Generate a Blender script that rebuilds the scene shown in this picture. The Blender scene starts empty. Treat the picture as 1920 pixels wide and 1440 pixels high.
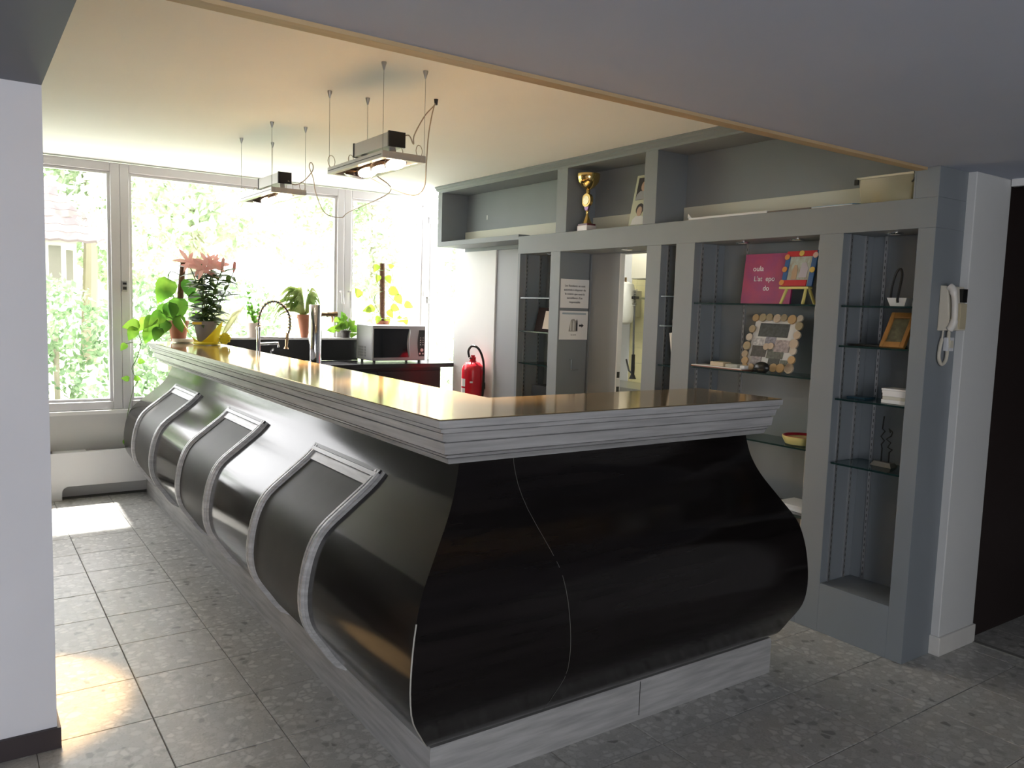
import bpy, bmesh, math, random
import numpy as np
from mathutils import Vector, Matrix, Euler
random.seed(7)
PI = math.pi
scene = bpy.context.scene
COL = scene.collection

# ------------------------------------------------------------------ camera
F_PX, YAW, PITCH, ROLL, CAM_H = 1502.5, 0.6061, -0.0953, 0.0308, 1.658
fw = Vector((math.sin(YAW)*math.cos(PITCH), math.cos(YAW)*math.cos(PITCH), math.sin(PITCH)))
rt = Vector((math.cos(YAW), -math.sin(YAW), 0))
up = rt.cross(fw)
rt2 = rt*math.cos(ROLL) + up*math.sin(ROLL)
up2 = up*math.cos(ROLL) - rt*math.sin(ROLL)
cam_d = bpy.data.cameras.new('camera'); cam = bpy.data.objects.new('camera', cam_d); COL.objects.link(cam)
cam_d.sensor_width = 36.0; cam_d.lens = F_PX/1920*36.0; cam_d.clip_start = 0.02; cam_d.clip_end = 300
cam.matrix_world = Matrix(((rt2.x, up2.x, -fw.x, 0), (rt2.y, up2.y, -fw.y, 0), (rt2.z, up2.z, -fw.z, CAM_H), (0, 0, 0, 1)))
scene.camera = cam

# ------------------------------------------------------------------ world, light, exposure
SKY = 6.5
world = bpy.data.worlds.new('overcast_sky'); scene.world = world; world.use_nodes = True
bg = world.node_tree.nodes['Background']; bg.inputs[0].default_value = (0.99, 0.99, 1.0, 1); bg.inputs[1].default_value = SKY
vs = scene.view_settings
vs.view_transform = 'Standard'; vs.look = 'None'; vs.exposure = 0.47; vs.gamma = 1.0; vs.use_curve_mapping = False

sun_d = bpy.data.lights.new('sun', 'SUN'); sun_d.energy = 14.0; sun_d.angle = .03; sun_d.color = (1, .96, .9)
sun = bpy.data.objects.new('sun', sun_d); COL.objects.link(sun); sun.location = (0, 18, 20)
sun.rotation_euler = Vector((-.02, -.43, -.9)).to_track_quat('-Z', 'Y').to_euler()
def portal(name, loc, rx, w, h):
    l = bpy.data.lights.new(name, 'AREA'); l.shape = 'RECTANGLE'; l.size = w; l.size_y = h
    l.cycles.is_portal = True
    o = bpy.data.objects.new(name, l); COL.objects.link(o); o.location = loc; o.rotation_euler = (rx, 0, 0)
portal('garden_window_daylight', (2.4, 7.47, 1.7), -PI/2, 5.1, 2.1)
portal('rear_window_daylight', (-1.4, -3.3, 1.2), PI/2, 2.9, 2.2)

# ------------------------------------------------------------------ materials
MATS = {}
def mat(name, col=(0.5, 0.5, 0.5), rough=0.5, metal=0.0, spec=0.5, var=0.0, vscale=(6, 6, 6), bump=0.0, coat=0.0, trans=0.0, dark=None):
    """Principled material; var mixes a noise-driven second tone, stretched by vscale, bump adds fine relief."""
    if name in MATS: return MATS[name]
    m = bpy.data.materials.new(name); m.use_nodes = True; nt = m.node_tree; b = nt.nodes['Principled BSDF']
    b.inputs['Base Color'].default_value = (*col, 1); b.inputs['Roughness'].default_value = rough
    b.inputs['Metallic'].default_value = metal; b.inputs['Specular IOR Level'].default_value = spec
    b.inputs['Coat Weight'].default_value = coat; b.inputs['Coat Roughness'].default_value = 0.06
    b.inputs['Transmission Weight'].default_value = trans
    if var or bump:
        tc = nt.nodes.new('ShaderNodeNewGeometry'); mp = nt.nodes.new('ShaderNodeMapping'); mp.inputs['Scale'].default_value = vscale
        nz = nt.nodes.new('ShaderNodeTexNoise'); nz.inputs['Scale'].default_value = 1.0; nz.inputs['Detail'].default_value = 5
        nt.links.new(tc.outputs['Position'], mp.inputs[0]); nt.links.new(mp.outputs[0], nz.inputs['Vector'])
        if var:
            rp = nt.nodes.new('ShaderNodeValToRGB'); d = dark or tuple(c*(1-var) for c in col)
            rp.color_ramp.elements[0].position = 0.32; rp.color_ramp.elements[1].position = 0.68
            rp.color_ramp.elements[0].color = (*d, 1); rp.color_ramp.elements[1].color = (*col, 1)
            nt.links.new(nz.outputs[0], rp.inputs[0]); nt.links.new(rp.outputs[0], b.inputs['Base Color'])
        if bump:
            bp = nt.nodes.new('ShaderNodeBump'); bp.inputs['Strength'].default_value = bump; bp.inputs['Distance'].default_value = 0.004
            nt.links.new(nz.outputs[0], bp.inputs['Height']); nt.links.new(bp.outputs[0], b.inputs['Normal'])
    MATS[name] = m
    return m

def emit(name, col, s):
    m = bpy.data.materials.new(name); m.use_nodes = True; nt = m.node_tree; nt.nodes.clear()
    o = nt.nodes.new('ShaderNodeOutputMaterial'); e = nt.nodes.new('ShaderNodeEmission')
    e.inputs[0].default_value = (*col, 1); e.inputs[1].default_value = s; nt.links.new(e.outputs[0], o.inputs[0])
    return m

def thin_glass(name, tint=(1, 1, 1), ior=1.45, rough=0.0, milky=None):
    m = bpy.data.materials.new(name); m.use_nodes = True; nt = m.node_tree; nt.nodes.clear()
    o = nt.nodes.new('ShaderNodeOutputMaterial'); t = nt.nodes.new('ShaderNodeBsdfTransparent'); g = nt.nodes.new('ShaderNodeBsdfGlossy')
    lw = nt.nodes.new('ShaderNodeLayerWeight'); pw = nt.nodes.new('ShaderNodeMath'); pw.operation = 'POWER'; pw.inputs[1].default_value = 5.0
    f = nt.nodes.new('ShaderNodeMath'); f.operation = 'MULTIPLY_ADD'; f.inputs[1].default_value = .8; f.inputs[2].default_value = ((ior-1)/(ior+1))**2
    nt.links.new(lw.outputs['Facing'], pw.inputs[0]); nt.links.new(pw.outputs[0], f.inputs[0]); mx = nt.nodes.new('ShaderNodeMixShader')
    t.inputs[0].default_value = (*tint, 1); g.inputs['Roughness'].default_value = rough
    base = t
    if milky:
        df = nt.nodes.new('ShaderNodeBsdfDiffuse'); df.inputs[0].default_value = (*milky[1], 1)
        tl = nt.nodes.new('ShaderNodeBsdfTranslucent'); tl.inputs[0].default_value = (*milky[1], 1)
        m1 = nt.nodes.new('ShaderNodeMixShader'); m1.inputs[0].default_value = 0.5
        nt.links.new(df.outputs[0], m1.inputs[1]); nt.links.new(tl.outputs[0], m1.inputs[2])
        m2 = nt.nodes.new('ShaderNodeMixShader'); m2.inputs[0].default_value = milky[0]
        nt.links.new(t.outputs[0], m2.inputs[1]); nt.links.new(m1.outputs[0], m2.inputs[2]); base = m2
    nt.links.new(f.outputs[0], mx.inputs[0]); nt.links.new(base.outputs[0], mx.inputs[1]); nt.links.new(g.outputs[0], mx.inputs[2])
    nt.links.new(mx.outputs[0], o.inputs[0])
    return m

def leafmat(name, c1, c2, transl=0.45, rough=0.45):
    m = bpy.data.materials.new(name); m.use_nodes = True; nt = m.node_tree; nt.nodes.clear()
    o = nt.nodes.new('ShaderNodeOutputMaterial'); b = nt.nodes.new('ShaderNodeBsdfPrincipled'); tl = nt.nodes.new('ShaderNodeBsdfTranslucent')
    geo = nt.nodes.new('ShaderNodeNewGeometry'); nz = nt.nodes.new('ShaderNodeTexNoise'); nz.inputs['Scale'].default_value = 9
    rp = nt.nodes.new('ShaderNodeValToRGB'); rp.color_ramp.elements[0].color = (*c1, 1); rp.color_ramp.elements[1].color = (*c2, 1)
    rp.color_ramp.elements[0].position = 0.35; rp.color_ramp.elements[1].position = 0.65
    nt.links.new(geo.outputs['Position'], nz.inputs['Vector']); nt.links.new(nz.outputs[0], rp.inputs[0])
    nt.links.new(rp.outputs[0], b.inputs['Base Color']); nt.links.new(rp.outputs[0], tl.inputs[0]); b.inputs['Roughness'].default_value = rough
    mx = nt.nodes.new('ShaderNodeMixShader'); mx.inputs[0].default_value = transl
    nt.links.new(b.outputs[0], mx.inputs[1]); nt.links.new(tl.outputs[0], mx.inputs[2]); nt.links.new(mx.outputs[0], o.inputs[0])
    return m

def terrazzo(name, dark=1.0):
    m = bpy.data.materials.new(name); m.use_nodes = True; nt = m.node_tree; b = nt.nodes['Principled BSDF']
    geo = nt.nodes.new('ShaderNodeNewGeometry'); oi = nt.nodes.new('ShaderNodeObjectInfo')
    wn = nt.nodes.new('ShaderNodeMath'); wn.operation = 'MULTIPLY'; wn.inputs[1].default_value = 37.0
    add = nt.nodes.new('ShaderNodeVectorMath'); add.operation = 'ADD'
    nt.links.new(oi.outputs['Random'], wn.inputs[0]); nt.links.new(geo.outputs['Position'], add.inputs[0]); nt.links.new(wn.outputs[0], add.inputs[1])
    def ramp(stops):
        r = nt.nodes.new('ShaderNodeValToRGB'); cr = r.color_ramp
        while len(cr.elements) < len(stops): cr.elements.new(0.5)
        for e, (p, c) in zip(cr.elements, stops): e.position = p; e.color = (*[v*dark for v in c], 1)
        return r
    v = nt.nodes.new('ShaderNodeTexVoronoi'); v.inputs['Scale'].default_value = 27; nt.links.new(add.outputs[0], v.inputs['Vector'])
    sep = nt.nodes.new('ShaderNodeSeparateColor'); nt.links.new(v.outputs['Color'], sep.inputs[0])
    r1 = ramp([(0.0, (0.20, 0.195, 0.18)), (0.08, (0.38, 0.375, 0.355)), (0.5, (0.49, 0.485, 0.465)), (0.8, (0.57, 0.565, 0.54)), (1.0, (0.63, 0.62, 0.585))])
    nt.links.new(sep.outputs[0], r1.inputs[0])
    ve = nt.nodes.new('ShaderNodeTexVoronoi'); ve.feature = 'DISTANCE_TO_EDGE'; ve.inputs['Scale'].default_value = 27; nt.links.new(add.outputs[0], ve.inputs['Vector'])
    r2 = nt.nodes.new('ShaderNodeMapRange'); r2.inputs[1].default_value = 0.06; r2.inputs[2].default_value = 0.2
    nt.links.new(ve.outputs['Distance'], r2.inputs[0])
    nz = nt.nodes.new('ShaderNodeTexNoise'); nz.inputs['Scale'].default_value = 120; nt.links.new(add.outputs[0], nz.inputs['Vector'])
    r3 = ramp([(0.3, (0.36, 0.355, 0.335)), (0.7, (0.49, 0.485, 0.465))]); nt.links.new(nz.outputs[0], r3.inputs[0])
    mx = nt.nodes.new('ShaderNodeMix'); mx.data_type = 'RGBA'
    nt.links.new(r2.outputs[0], mx.inputs[0]); nt.links.new(r3.outputs[0], mx.inputs[6]); nt.links.new(r1.outputs[0], mx.inputs[7])
    nt.links.new(mx.outputs[2], b.inputs['Base Color']); b.inputs['Roughness'].default_value = 0.38
    return m

GREY = (0.212, 0.235, 0.258)
m_unit = mat('grey_blue_paint', GREY, 0.55, var=0.05, vscale=(3, 3, 3))
m_white = mat('white_wall_paint', (0.78, 0.78, 0.78), 0.7, var=0.04, vscale=(2, 2, 2))
m_lav = mat('lavender_white_paint', (0.74, 0.745, 0.80), 0.7, var=0.04, vscale=(2, 2, 2))
m_ceil = mat('cream_ceiling_paint', (0.87, 0.86, 0.84), 0.7, var=0.03, vscale=(1.5, 1.5, 1.5))
m_lowceil = mat('blue_grey_ceiling_paint', (0.43, 0.465, 0.56), 0.7, var=0.04, vscale=(2, 2, 2))
m_soffit = mat('dark_grey_soffit_paint', (0.15, 0.165, 0.20), 0.6, var=0.05, vscale=(2, 2, 2))
m_fascia = mat('varnished_wood_edge', (0.50, 0.36, 0.20), 0.5, var=0.2, vscale=(3, 30, 30))
m_silver = mat('brushed_silver_paint', (0.56, 0.56, 0.57), 0.42, metal=0.35, var=0.30, vscale=(4, 4, 70), bump=0.15)
m_silver2 = mat('plinth_silver_paint', (0.50, 0.50, 0.50), 0.5, metal=0.25, var=0.32, vscale=(4, 4, 45), bump=0.25)
m_black = mat('black_lacquered_veneer', (0.011, 0.009, 0.009), 0.13, spec=0.2, var=0.5, vscale=(2, 2, 30), bump=0.04)
m_inset = mat('dark_taupe_inset', (0.040, 0.038, 0.033), 0.5, spec=.25, var=0.2, vscale=(8, 8, 8))
m_top = mat('polished_bronze_bar_top', (0.33, 0.25, 0.15), 0.10, metal=0.55, spec=0.6, var=0.15, vscale=(2, 2, 2))
m_top.node_tree.nodes['Principled BSDF'].inputs['Specular Tint'].default_value = (.9, .74, .5, 1)
m_dkcab = mat('black_cabinet', (0.012, 0.012, 0.013), 0.35)
m_alu = mat('aluminium_frame', (0.62, 0.61, 0.62), 0.4, metal=0.3)
m_chrome = mat('chrome', (0.75, 0.75, 0.77), 0.08, metal=1.0)
m_bronze = mat('aged_brass', (0.42, 0.28, 0.17), 0.25, metal=1.0)
m_steel = mat('brushed_steel', (0.5, 0.5, 0.5), 0.3, metal=1.0)
m_dark = mat('black_plastic', (0.012, 0.012, 0.012), 0.35)
m_groove = mat('tile_joint_mortar', (0.17, 0.165, 0.155), 0.9)
m_terr = terrazzo('grey_terrazzo')
m_base = mat('dark_brown_baseboard', (0.035, 0.025, 0.028), 0.5)
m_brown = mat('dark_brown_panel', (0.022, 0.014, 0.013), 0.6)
m_glass = thin_glass('window_glass')
m_shelfglass = thin_glass('green_edge_shelf_glass', (0.55, 0.66, 0.66), 1.5)
m_shelfedge = mat('glass_shelf_edge', (0.01, 0.028, 0.028), 0.1)

# ------------------------------------------------------------------ mesh builder
class MB:
    def __init__(s): s.v = []; s.f = []
    def add(s, vs, fs):
        n = len(s.v); s.v += [Vector(p) for p in vs]; s.f += [tuple(i+n for i in f) for f in fs]; return s
    def box(s, x0, x1, y0, y1, z0, z1):
        return s.add([(x0, y0, z0), (x1, y0, z0), (x1, y1, z0), (x0, y1, z0), (x0, y0, z1), (x1, y0, z1), (x1, y1, z1), (x0, y1, z1)],
                     [(0, 3, 2, 1), (4, 5, 6, 7), (0, 1, 5, 4), (1, 2, 6, 5), (2, 3, 7, 6), (3, 0, 4, 7)])
    def tube(s, pts, r, n=8, cap=True):
        pts = [Vector(p) for p in pts]; R = r if isinstance(r, (list, tuple)) else [r]*len(pts)
        rings = []; prev = None
        for i, p in enumerate(pts):
            t = (pts[min(i+1, len(pts)-1)] - pts[max(i-1, 0)]).normalized()
            if prev is None:
                a = t.orthogonal().normalized()
            else:
                a = (prev - t*prev.dot(t)); a = a.normalized() if a.length > 1e-6 else t.orthogonal().normalized()
            prev = a; b = t.cross(a)
            rings.append([p + (a*math.cos(2*PI*k/n) + b*math.sin(2*PI*k/n))*R[i] for k in range(n)])
        vs = [q for rg in rings for q in rg]; fs = []
        for i in range(len(pts)-1):
            for k in range(n):
                k2 = (k+1) % n; fs.append((i*n+k, i*n+k2, (i+1)*n+k2, (i+1)*n+k))
        if cap: fs.append(tuple(range(n-1, -1, -1))); fs.append(tuple((len(pts)-1)*n+k for k in range(n)))
        return s.add(vs, fs)
    def lathe(s, prof, c=(0, 0, 0), n=20, sy=1.0):
        c = Vector(c); vs = []; fs = []
        for r, z in prof:
            for k in range(n): vs.append(c + Vector((r*math.cos(2*PI*k/n), sy*r*math.sin(2*PI*k/n), z)))
        for i in range(len(prof)-1):
            for k in range(n):
                k2 = (k+1) % n; fs.append((i*n+k, i*n+k2, (i+1)*n+k2, (i+1)*n+k))
        fs.append(tuple(range(n-1, -1, -1))); fs.append(tuple((len(prof)-1)*n+k for k in range(n)))
        return s.add(vs, fs)
    def prism(s, poly, h0, h1, axis='z'):
        """poly of 2-D points; axis z: (x,y); axis y: (x,z); axis x: (y,z)"""
        def P(p, h): return {'z': (p[0], p[1], h), 'y': (p[0], h, p[1]), 'x': (h, p[0], p[1])}[axis]
        n = len(poly); vs = [P(p, h0) for p in poly] + [P(p, h1) for p in poly]
        return s.add(vs, [tuple(range(n-1, -1, -1)), tuple(range(n, 2*n))] + [(k, (k+1) % n, n+(k+1) % n, n+k) for k in range(n)])
    def disc(s, c, nrm, r, n=16, th=0.002):
        c = Vector(c); nrm = Vector(nrm).normalized(); return s.tube([c - nrm*th/2, c + nrm*th/2], r, n)
    def ellipsoid(s, c, r, nu=12, nv=8):
        c = Vector(c); vs = []; fs = []
        for j in range(nv+1):
            ph = PI*j/nv
            for k in range(nu): vs.append(c + Vector((r[0]*math.sin(ph)*math.cos(2*PI*k/nu), r[1]*math.sin(ph)*math.sin(2*PI*k/nu), r[2]*math.cos(ph))))
        for j in range(nv):
            for k in range(nu):
                k2 = (k+1) % nu; fs.append((j*nu+k, (j+1)*nu+k, (j+1)*nu+k2, j*nu+k2))
        return s.add(vs, fs)
    def mesh(s, name, m, smooth=False, off=None):
        me = bpy.data.meshes.new(name)
        vs = s.v if off is None else [p - off for p in s.v]
        me.from_pydata([tuple(p) for p in vs], [], s.f)
        bm = bmesh.new(); bm.from_mesh(me); bmesh.ops.recalc_face_normals(bm, faces=bm.faces); bm.to_mesh(me); bm.free()
        if smooth:
            for p in me.polygons: p.use_smooth = True
            try: me.set_sharp_from_angle(angle=math.radians(40))
            except Exception: pass
        if m: me.materials.append(m)
        return me
    def build(s, name, m, parent=None, smooth=False, local=False, bevel=0.0):
        """vertices are in world space unless local; a parentless object gets its origin at the base centre"""
        if parent is not None:
            off = None if local else wloc(parent)
            o = bpy.data.objects.new(name, s.mesh(name, m, smooth, off)); COL.objects.link(o); o.parent = parent
        else:
            lo = Vector([min(p[i] for p in s.v) for i in range(3)]); hi = Vector([max(p[i] for p in s.v) for i in range(3)])
            off = Vector(((lo.x+hi.x)/2, (lo.y+hi.y)/2, lo.z))
            o = bpy.data.objects.new(name, s.mesh(name, m, smooth, off)); COL.objects.link(o); o.location = off
        if bevel:
            bv = o.modifiers.new('bevel', 'BEVEL'); bv.width = bevel; bv.segments = 2; bv.limit_method = 'ANGLE'
        return o

def wloc(o):
    p = Vector((0, 0, 0))
    while o is not None: p = p + o.location; o = o.parent
    return p
def box(*a): return MB().box(*a)
def tag(o, label, cat, group=None):
    o['label'] = label; o['category'] = cat
    if group: o['group'] = group
    return o
def thing(name, label, cat, loc, rot=(0, 0, 0), group=None):
    o = bpy.data.objects.new(name, None); COL.objects.link(o); o.location = loc; o.rotation_euler = rot; o.empty_display_size = 0.05
    return tag(o, label, cat, group)
def struct(o, label=None):
    o['kind'] = 'structure'
    if label: o['label'] = label
    return o
def sroot(name, loc):
    o = bpy.data.objects.new(name, None); COL.objects.link(o); o.location = loc; o.empty_display_size = 0.05; return struct(o)
def text_obj(name, body, size, m, parent, loc, rot, align='CENTER', space=1.0, th=0.0004):
    cu = bpy.data.curves.new(name, 'FONT'); cu.body = body; cu.size = size; cu.align_x = align; cu.align_y = 'CENTER'; cu.space_line = space; cu.extrude = th
    t = bpy.data.objects.new(name, cu); COL.objects.link(t); bpy.context.view_layer.update()
    me = bpy.data.meshes.new_from_object(t.evaluated_get(bpy.context.evaluated_depsgraph_get()))
    bpy.data.objects.remove(t); me.materials.clear(); me.materials.append(m)
    o = bpy.data.objects.new(name, me); COL.objects.link(o); o.parent = parent; o.location = loc; o.rotation_euler = rot
    return o
def smooth_pts(pts, n=6):
    P = [Vector(p) for p in pts]; out = []
    for i in range(len(P)-1):
        p0 = P[max(i-1, 0)]; p1 = P[i]; p2 = P[i+1]; p3 = P[min(i+2, len(P)-1)]
        for k in range(n):
            t = k/n
            out.append(0.5*((2*p1) + (p2-p0)*t + (2*p0-5*p1+4*p2-p3)*t*t + (3*p1-p0-3*p2+p3)*t**3))
    out.append(P[-1]); return out

# ================================================================== SETTING
T = 0.4; TX0 = 0.5906; TY0 = 3.2681; JG = 0.0016
floor = struct(box(-4.2, 6.6, -3.6, 7.46, -0.12, -0.004).build('floor', m_groove), 'grey terrazzo tiled floor')
tile_mesh = None
tiles = []
ix0, ix1 = -3, 9; iy0, iy1 = -6, 10
for i in range(ix0, ix1):
    for j in range(iy0, iy1):
        x = TX0 + i*T; y = TY0 + j*T
        if y + T > 7.45: continue
        if tile_mesh is None:
            h = T/2 - JG; b = 0.0018
            mb = MB(); mb.add([(-h, -h, -0.01), (h, -h, -0.01), (h, h, -0.01), (-h, h, -0.01), (-h, -h, -b), (h, -h, -b), (h, h, -b), (-h, h, -b),
                               (-h+b, -h+b, 0), (h-b, -h+b, 0), (h-b, h-b, 0), (-h+b, h-b, 0)],
                              [(0, 3, 2, 1), (8, 9, 10, 11)] + [(k, (k+1) % 4, 4+(k+1) % 4, 4+k) for k in range(4)] + [(4+k, 4+(k+1) % 4, 8+(k+1) % 4, 8+k) for k in range(4)])
            tile_mesh = mb.mesh('tile', m_terr)
        o = bpy.data.objects.new('tile', tile_mesh); COL.objects.link(o); o.parent = floor
        o.location = Vector((x + T/2, y + T/2, random.uniform(-0.0006, 0.0002))) - floor.location
mb = MB()
for i in range(-12, 16):
    for j in range(-17, 11):
        if ix0 <= i < ix1 and iy0 <= j < iy1: continue
        x = TX0 + i*T + JG; y = TY0 + j*T + JG
        if x < -4.2 or x + T > 6.6 or y < -3.6 or y + T > 7.45: continue
        mb.box(x, x+T-2*JG, y, y+T-2*JG, -0.01, 0)
o = mb.build('far_tiles', m_terr, floor); o['kind'] = 'stuff'

ZC, ZL = 2.745, 2.36      # raised and low ceiling heights
YB, XB = 2.03, 0.257      # where the raised part starts
ceil = struct(box(-1.8, 3.74, YB, 7.5, ZC, ZC+0.1).build('ceiling', m_ceil), 'cream raised ceiling over the bar')
box(1.95, 3.69, 3.05, 3.056, ZC-0.0012, ZC+0.001).build('panel_joint', mat('ceiling_joint_filler', (0.86, 0.86, 0.84), 0.7), ceil)
lc = struct(MB().prism([(XB, -3.6), (4.32, -3.6), (4.32, 1.97), (3.99, 1.97), (3.99, YB), (XB, YB)], ZL, ZC+0.1).build('ceiling_low', m_lowceil), 'blue-grey lower ceiling in the foreground')
box(XB, 3.70, YB, YB+0.048, ZL-0.012, ZC).build('fascia_edge', m_fascia, lc)
struct(box(-4.2, XB, -3.6, 3.36, ZL, ZC+0.1).build('ceiling_soffit', m_soffit), 'dark grey soffit at upper left')
wl = struct(box(-4.2, XB, 3.23, 3.36, 0, ZL).build('wall_left', m_lav), 'pale lavender partition wall')
struct(box(-4.2, XB+0.012, 3.215, 3.375, 0, 0.078).build('baseboard_left', m_base), 'dark brown baseboard')
struct(box(-4.3, -4.2, -3.6, 3.36, 0, ZC).build('wall_far_left', m_lav))
# room end behind the photographer: a glazed wall
wr = sroot('wall_rear', (0, -3.4, 0))
box(-4.2, -2.9, -3.5, -3.4, 0, ZC).build('wall_panel', m_white, wr); box(.1, 4.4, -3.5, -3.4, 0, ZC).build('wall_panel', m_white, wr)
box(-2.9, .1, -3.5, -3.4, 0, 0.1).build('sill', m_alu, wr); box(-2.9, .1, -3.5, -3.4, 2.3, ZC).build('lintel', m_white, wr)
box(-1.43, -1.37, -3.48, -3.42, 0.1, 2.3).build('mullion', m_alu, wr)
for x in (-2.9, -1.37): box(x, x+1.47, -3.452, -3.448, 0.1, 2.3).build('pane', m_glass, wr)
struct(box(-.22, -.12, 3.36, 7.5, 0, ZC).build('wall_alcove', mat('dark_alcove_panelling', (0.10, 0.095, 0.09), .6)))

# right side: white pier, opening into a dark room
struct(box(3.955, 4.30, 1.93, 2.05, 0, ZL).build('wall_pier', mat('off_white_pier_paint', (.62, .63, .63), .6), bevel=0.004), 'white pier between the shelving and the dark doorway')
struct(box(3.945, 4.305, 1.918, 2.06, 0, 0.097).build('baseboard_pier', mat('white_marble_plinth', (0.70, 0.69, 0.66), 0.4, var=0.08, vscale=(6, 6, 6)), bevel=0.004))
struct(box(4.285, 4.315, -3.5, 1.925, ZL-0.035, ZL).build('trim_1', m_white), 'white strip over the dark doorway')
struct(box(4.288, 4.32, 0.9, 1.93, -0.002, 0.006).build('threshold', mat('stone_threshold', (0.22, 0.22, 0.20), 0.5)))
struct(box(4.30, 4.40, -3.5, 0.9, 0, ZL).build('wall_right_near', m_white))
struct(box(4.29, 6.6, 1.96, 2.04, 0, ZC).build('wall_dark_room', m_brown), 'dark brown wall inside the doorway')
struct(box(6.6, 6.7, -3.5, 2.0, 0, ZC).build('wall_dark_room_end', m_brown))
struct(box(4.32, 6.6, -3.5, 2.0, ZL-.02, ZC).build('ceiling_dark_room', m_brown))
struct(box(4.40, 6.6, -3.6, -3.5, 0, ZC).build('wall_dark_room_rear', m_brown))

# right wall behind the bar
wrt = struct(box(3.99, 4.10, 6.07, 6.78, 0, ZC).build('wall_right', m_white), 'white wall beside the garden window')
struct(box(3.99, 4.10, 5.31, 6.07, 2.165, ZC).build('wall_right_lintel', m_unit))
d2 = sroot('door_2', (4.03, 5.69, 0)); d2['label'] = 'plain grey door beside the fire extinguisher'
box(4.005, 4.045, 5.32, 6.07, 0.0, 2.165).build('door_leaf', mat('grey_door_paint', (0.30, 0.31, 0.335), 0.5), d2)
box(3.985, 4.0, 5.31, 6.60, 2.165, 2.198).build('door_head', m_unit, d2)
struct(box(4.10, 6.2, 6.72, 6.82, 0, ZC).build('wall_kitchen_side', m_white))
# kitchen behind the shelving
ktile = mat('yellow_glazed_tile', (0.76, 0.70, 0.40), 0.25, var=0.06, vscale=(5, 5, 5))
wk = struct(box(5.43, 5.53, 3.2, 6.72, 0, ZC).build('wall_kitchen', mat('kitchen_grout', (0.62, 0.56, 0.34), 0.8)), 'yellow tiled kitchen wall seen through the doorway')
km = None
for j in range(6):
    for k in range(10):
        if km is None: km = box(-0.006, 0.006, -0.0735, 0.0735, -0.0735, 0.0735).mesh('tile', ktile)
        o = bpy.data.objects.new('tile', km); COL.objects.link(o); o.parent = wk
        o.location = Vector((5.428, 5.08 + j*0.15, 0.93 + k*0.15)) - wk.location
box(5.415, 5.43, 5.82, 6.72, 0, ZC).build('plaster_panel', m_white, wk); struct(box(4.10, 5.43, 3.1, 3.2, 0, ZC).build('wall_kitchen_near', m_white)); struct(box(4.10, 6.2, 3.2, 6.72, ZC, ZC+0.1).build('ceiling_kitchen', m_white))
struct(box(4.0, 4.1, 2.0, 3.84, 0, ZC).build('wall_behind_shelving', m_unit)); struct(box(4.0, 4.1, 4.76, 5.31, 0, ZC).build('wall_behind_shelving_far', m_unit))
struct(box(4.0, 4.1, 3.84, 4.76, 2.075, ZC).build('door_head', m_unit))

# ------------------------------------------------------------------ garden windows
WY = 7.40
ww = struct(box(-1.8, 5.0, WY-0.04, WY+0.1, 0, 0.70).build('wall_window', mat('pale_grey_parapet_paint', (0.58, 0.58, 0.57), 0.6)), 'pale parapet below the garden window')
def window(n, x0, x1, z0=0.71, z1=2.735, w=0.07, parts=()):
    r = sroot('window_%d' % n, ((x0+x1)/2, WY, z0))
    r['label'] = 'aluminium framed garden window'
    y0, y1 = WY-0.035, WY+0.035
    box(x0, x0+w, y0, y1, z0, z1).build('stile', m_alu, r, bevel=0.006); box(x1-w, x1, y0, y1, z0, z1).build('stile', m_alu, r, bevel=0.006)
    box(x0+w, x1-w, y0, y1, z1-w, z1).build('rail', m_alu, r, bevel=0.006); box(x0+w, x1-w, y0, y1, z0, z0+w).build('rail', m_alu, r, bevel=0.006)
    gl = 0.022
    for a in ((x0+w, x0+w+gl, z0+w, z1-w), (x1-w-gl, x1-w, z0+w, z1-w), (x0+w+gl, x1-w-gl, z1-w-gl, z1-w), (x0+w+gl, x1-w-gl, z0+w, z0+w+gl)):
        box(a[0], a[1], WY-0.012, WY+0.03, a[2], a[3]).build('glazing_bead', m_alu, r)
    box(x0+w, x1-w, WY+0.006, WY+0.010, z0+w, z1-w).build('pane', m_glass, r)
    return r
window(1, -0.11, 1.125, 0.705); w2 = window(2, 1.125, 3.09, 0.705); w3 = window(3, 3.09, 4.02, 0.71, 2.735, 0.075); w4 = window(4, 4.035, 5.0, 0.71, 2.735, 0.05)
struct(box(-0.9, 5.0, WY-0.075, WY+0.02, 0.675, 0.705).build('trim_2', m_white), 'white window sill')
def latch(r, x, z):
    b = box(x-0.022, x+0.022, WY-0.052, WY-0.034, z-0.045, z+0.045).build('latch', m_steel, r, bevel=0.004)
    box(x-0.014, x+0.014, WY-0.056, WY-0.05, z-0.03, z-0.005).build('latch_slot', m_dark, b); box(x-0.014, x+0.014, WY-0.056, WY-0.05, z+0.012, z+0.03).build('latch_slot', m_dark, b)
latch(w2, 1.150, 1.735)
h = MB().tube([(3.05, WY-0.04, 1.76), (3.05, WY-0.085, 1.76), (3.06, WY-0.09, 1.64)], 0.012).build('handle', m_alu, w2, smooth=True)
h = MB().tube([(3.14, WY-0.04, 1.76), (3.14, WY-0.085, 1.76), (3.14, WY-0.09, 1.60)], 0.012).build('handle', m_alu, w3, smooth=True)
for z in (1.74, 2.55):
    hg = MB().tube([(4.015, WY-0.05, z-0.07), (4.015, WY-0.05, z+0.0)], 0.014).build('hinge', m_steel, w3, smooth=True)
    box(3.96, 4.015, WY-0.05, WY-0.03, z-0.0, z+0.07).build('hinge_plate', m_alu, w3)

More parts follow.
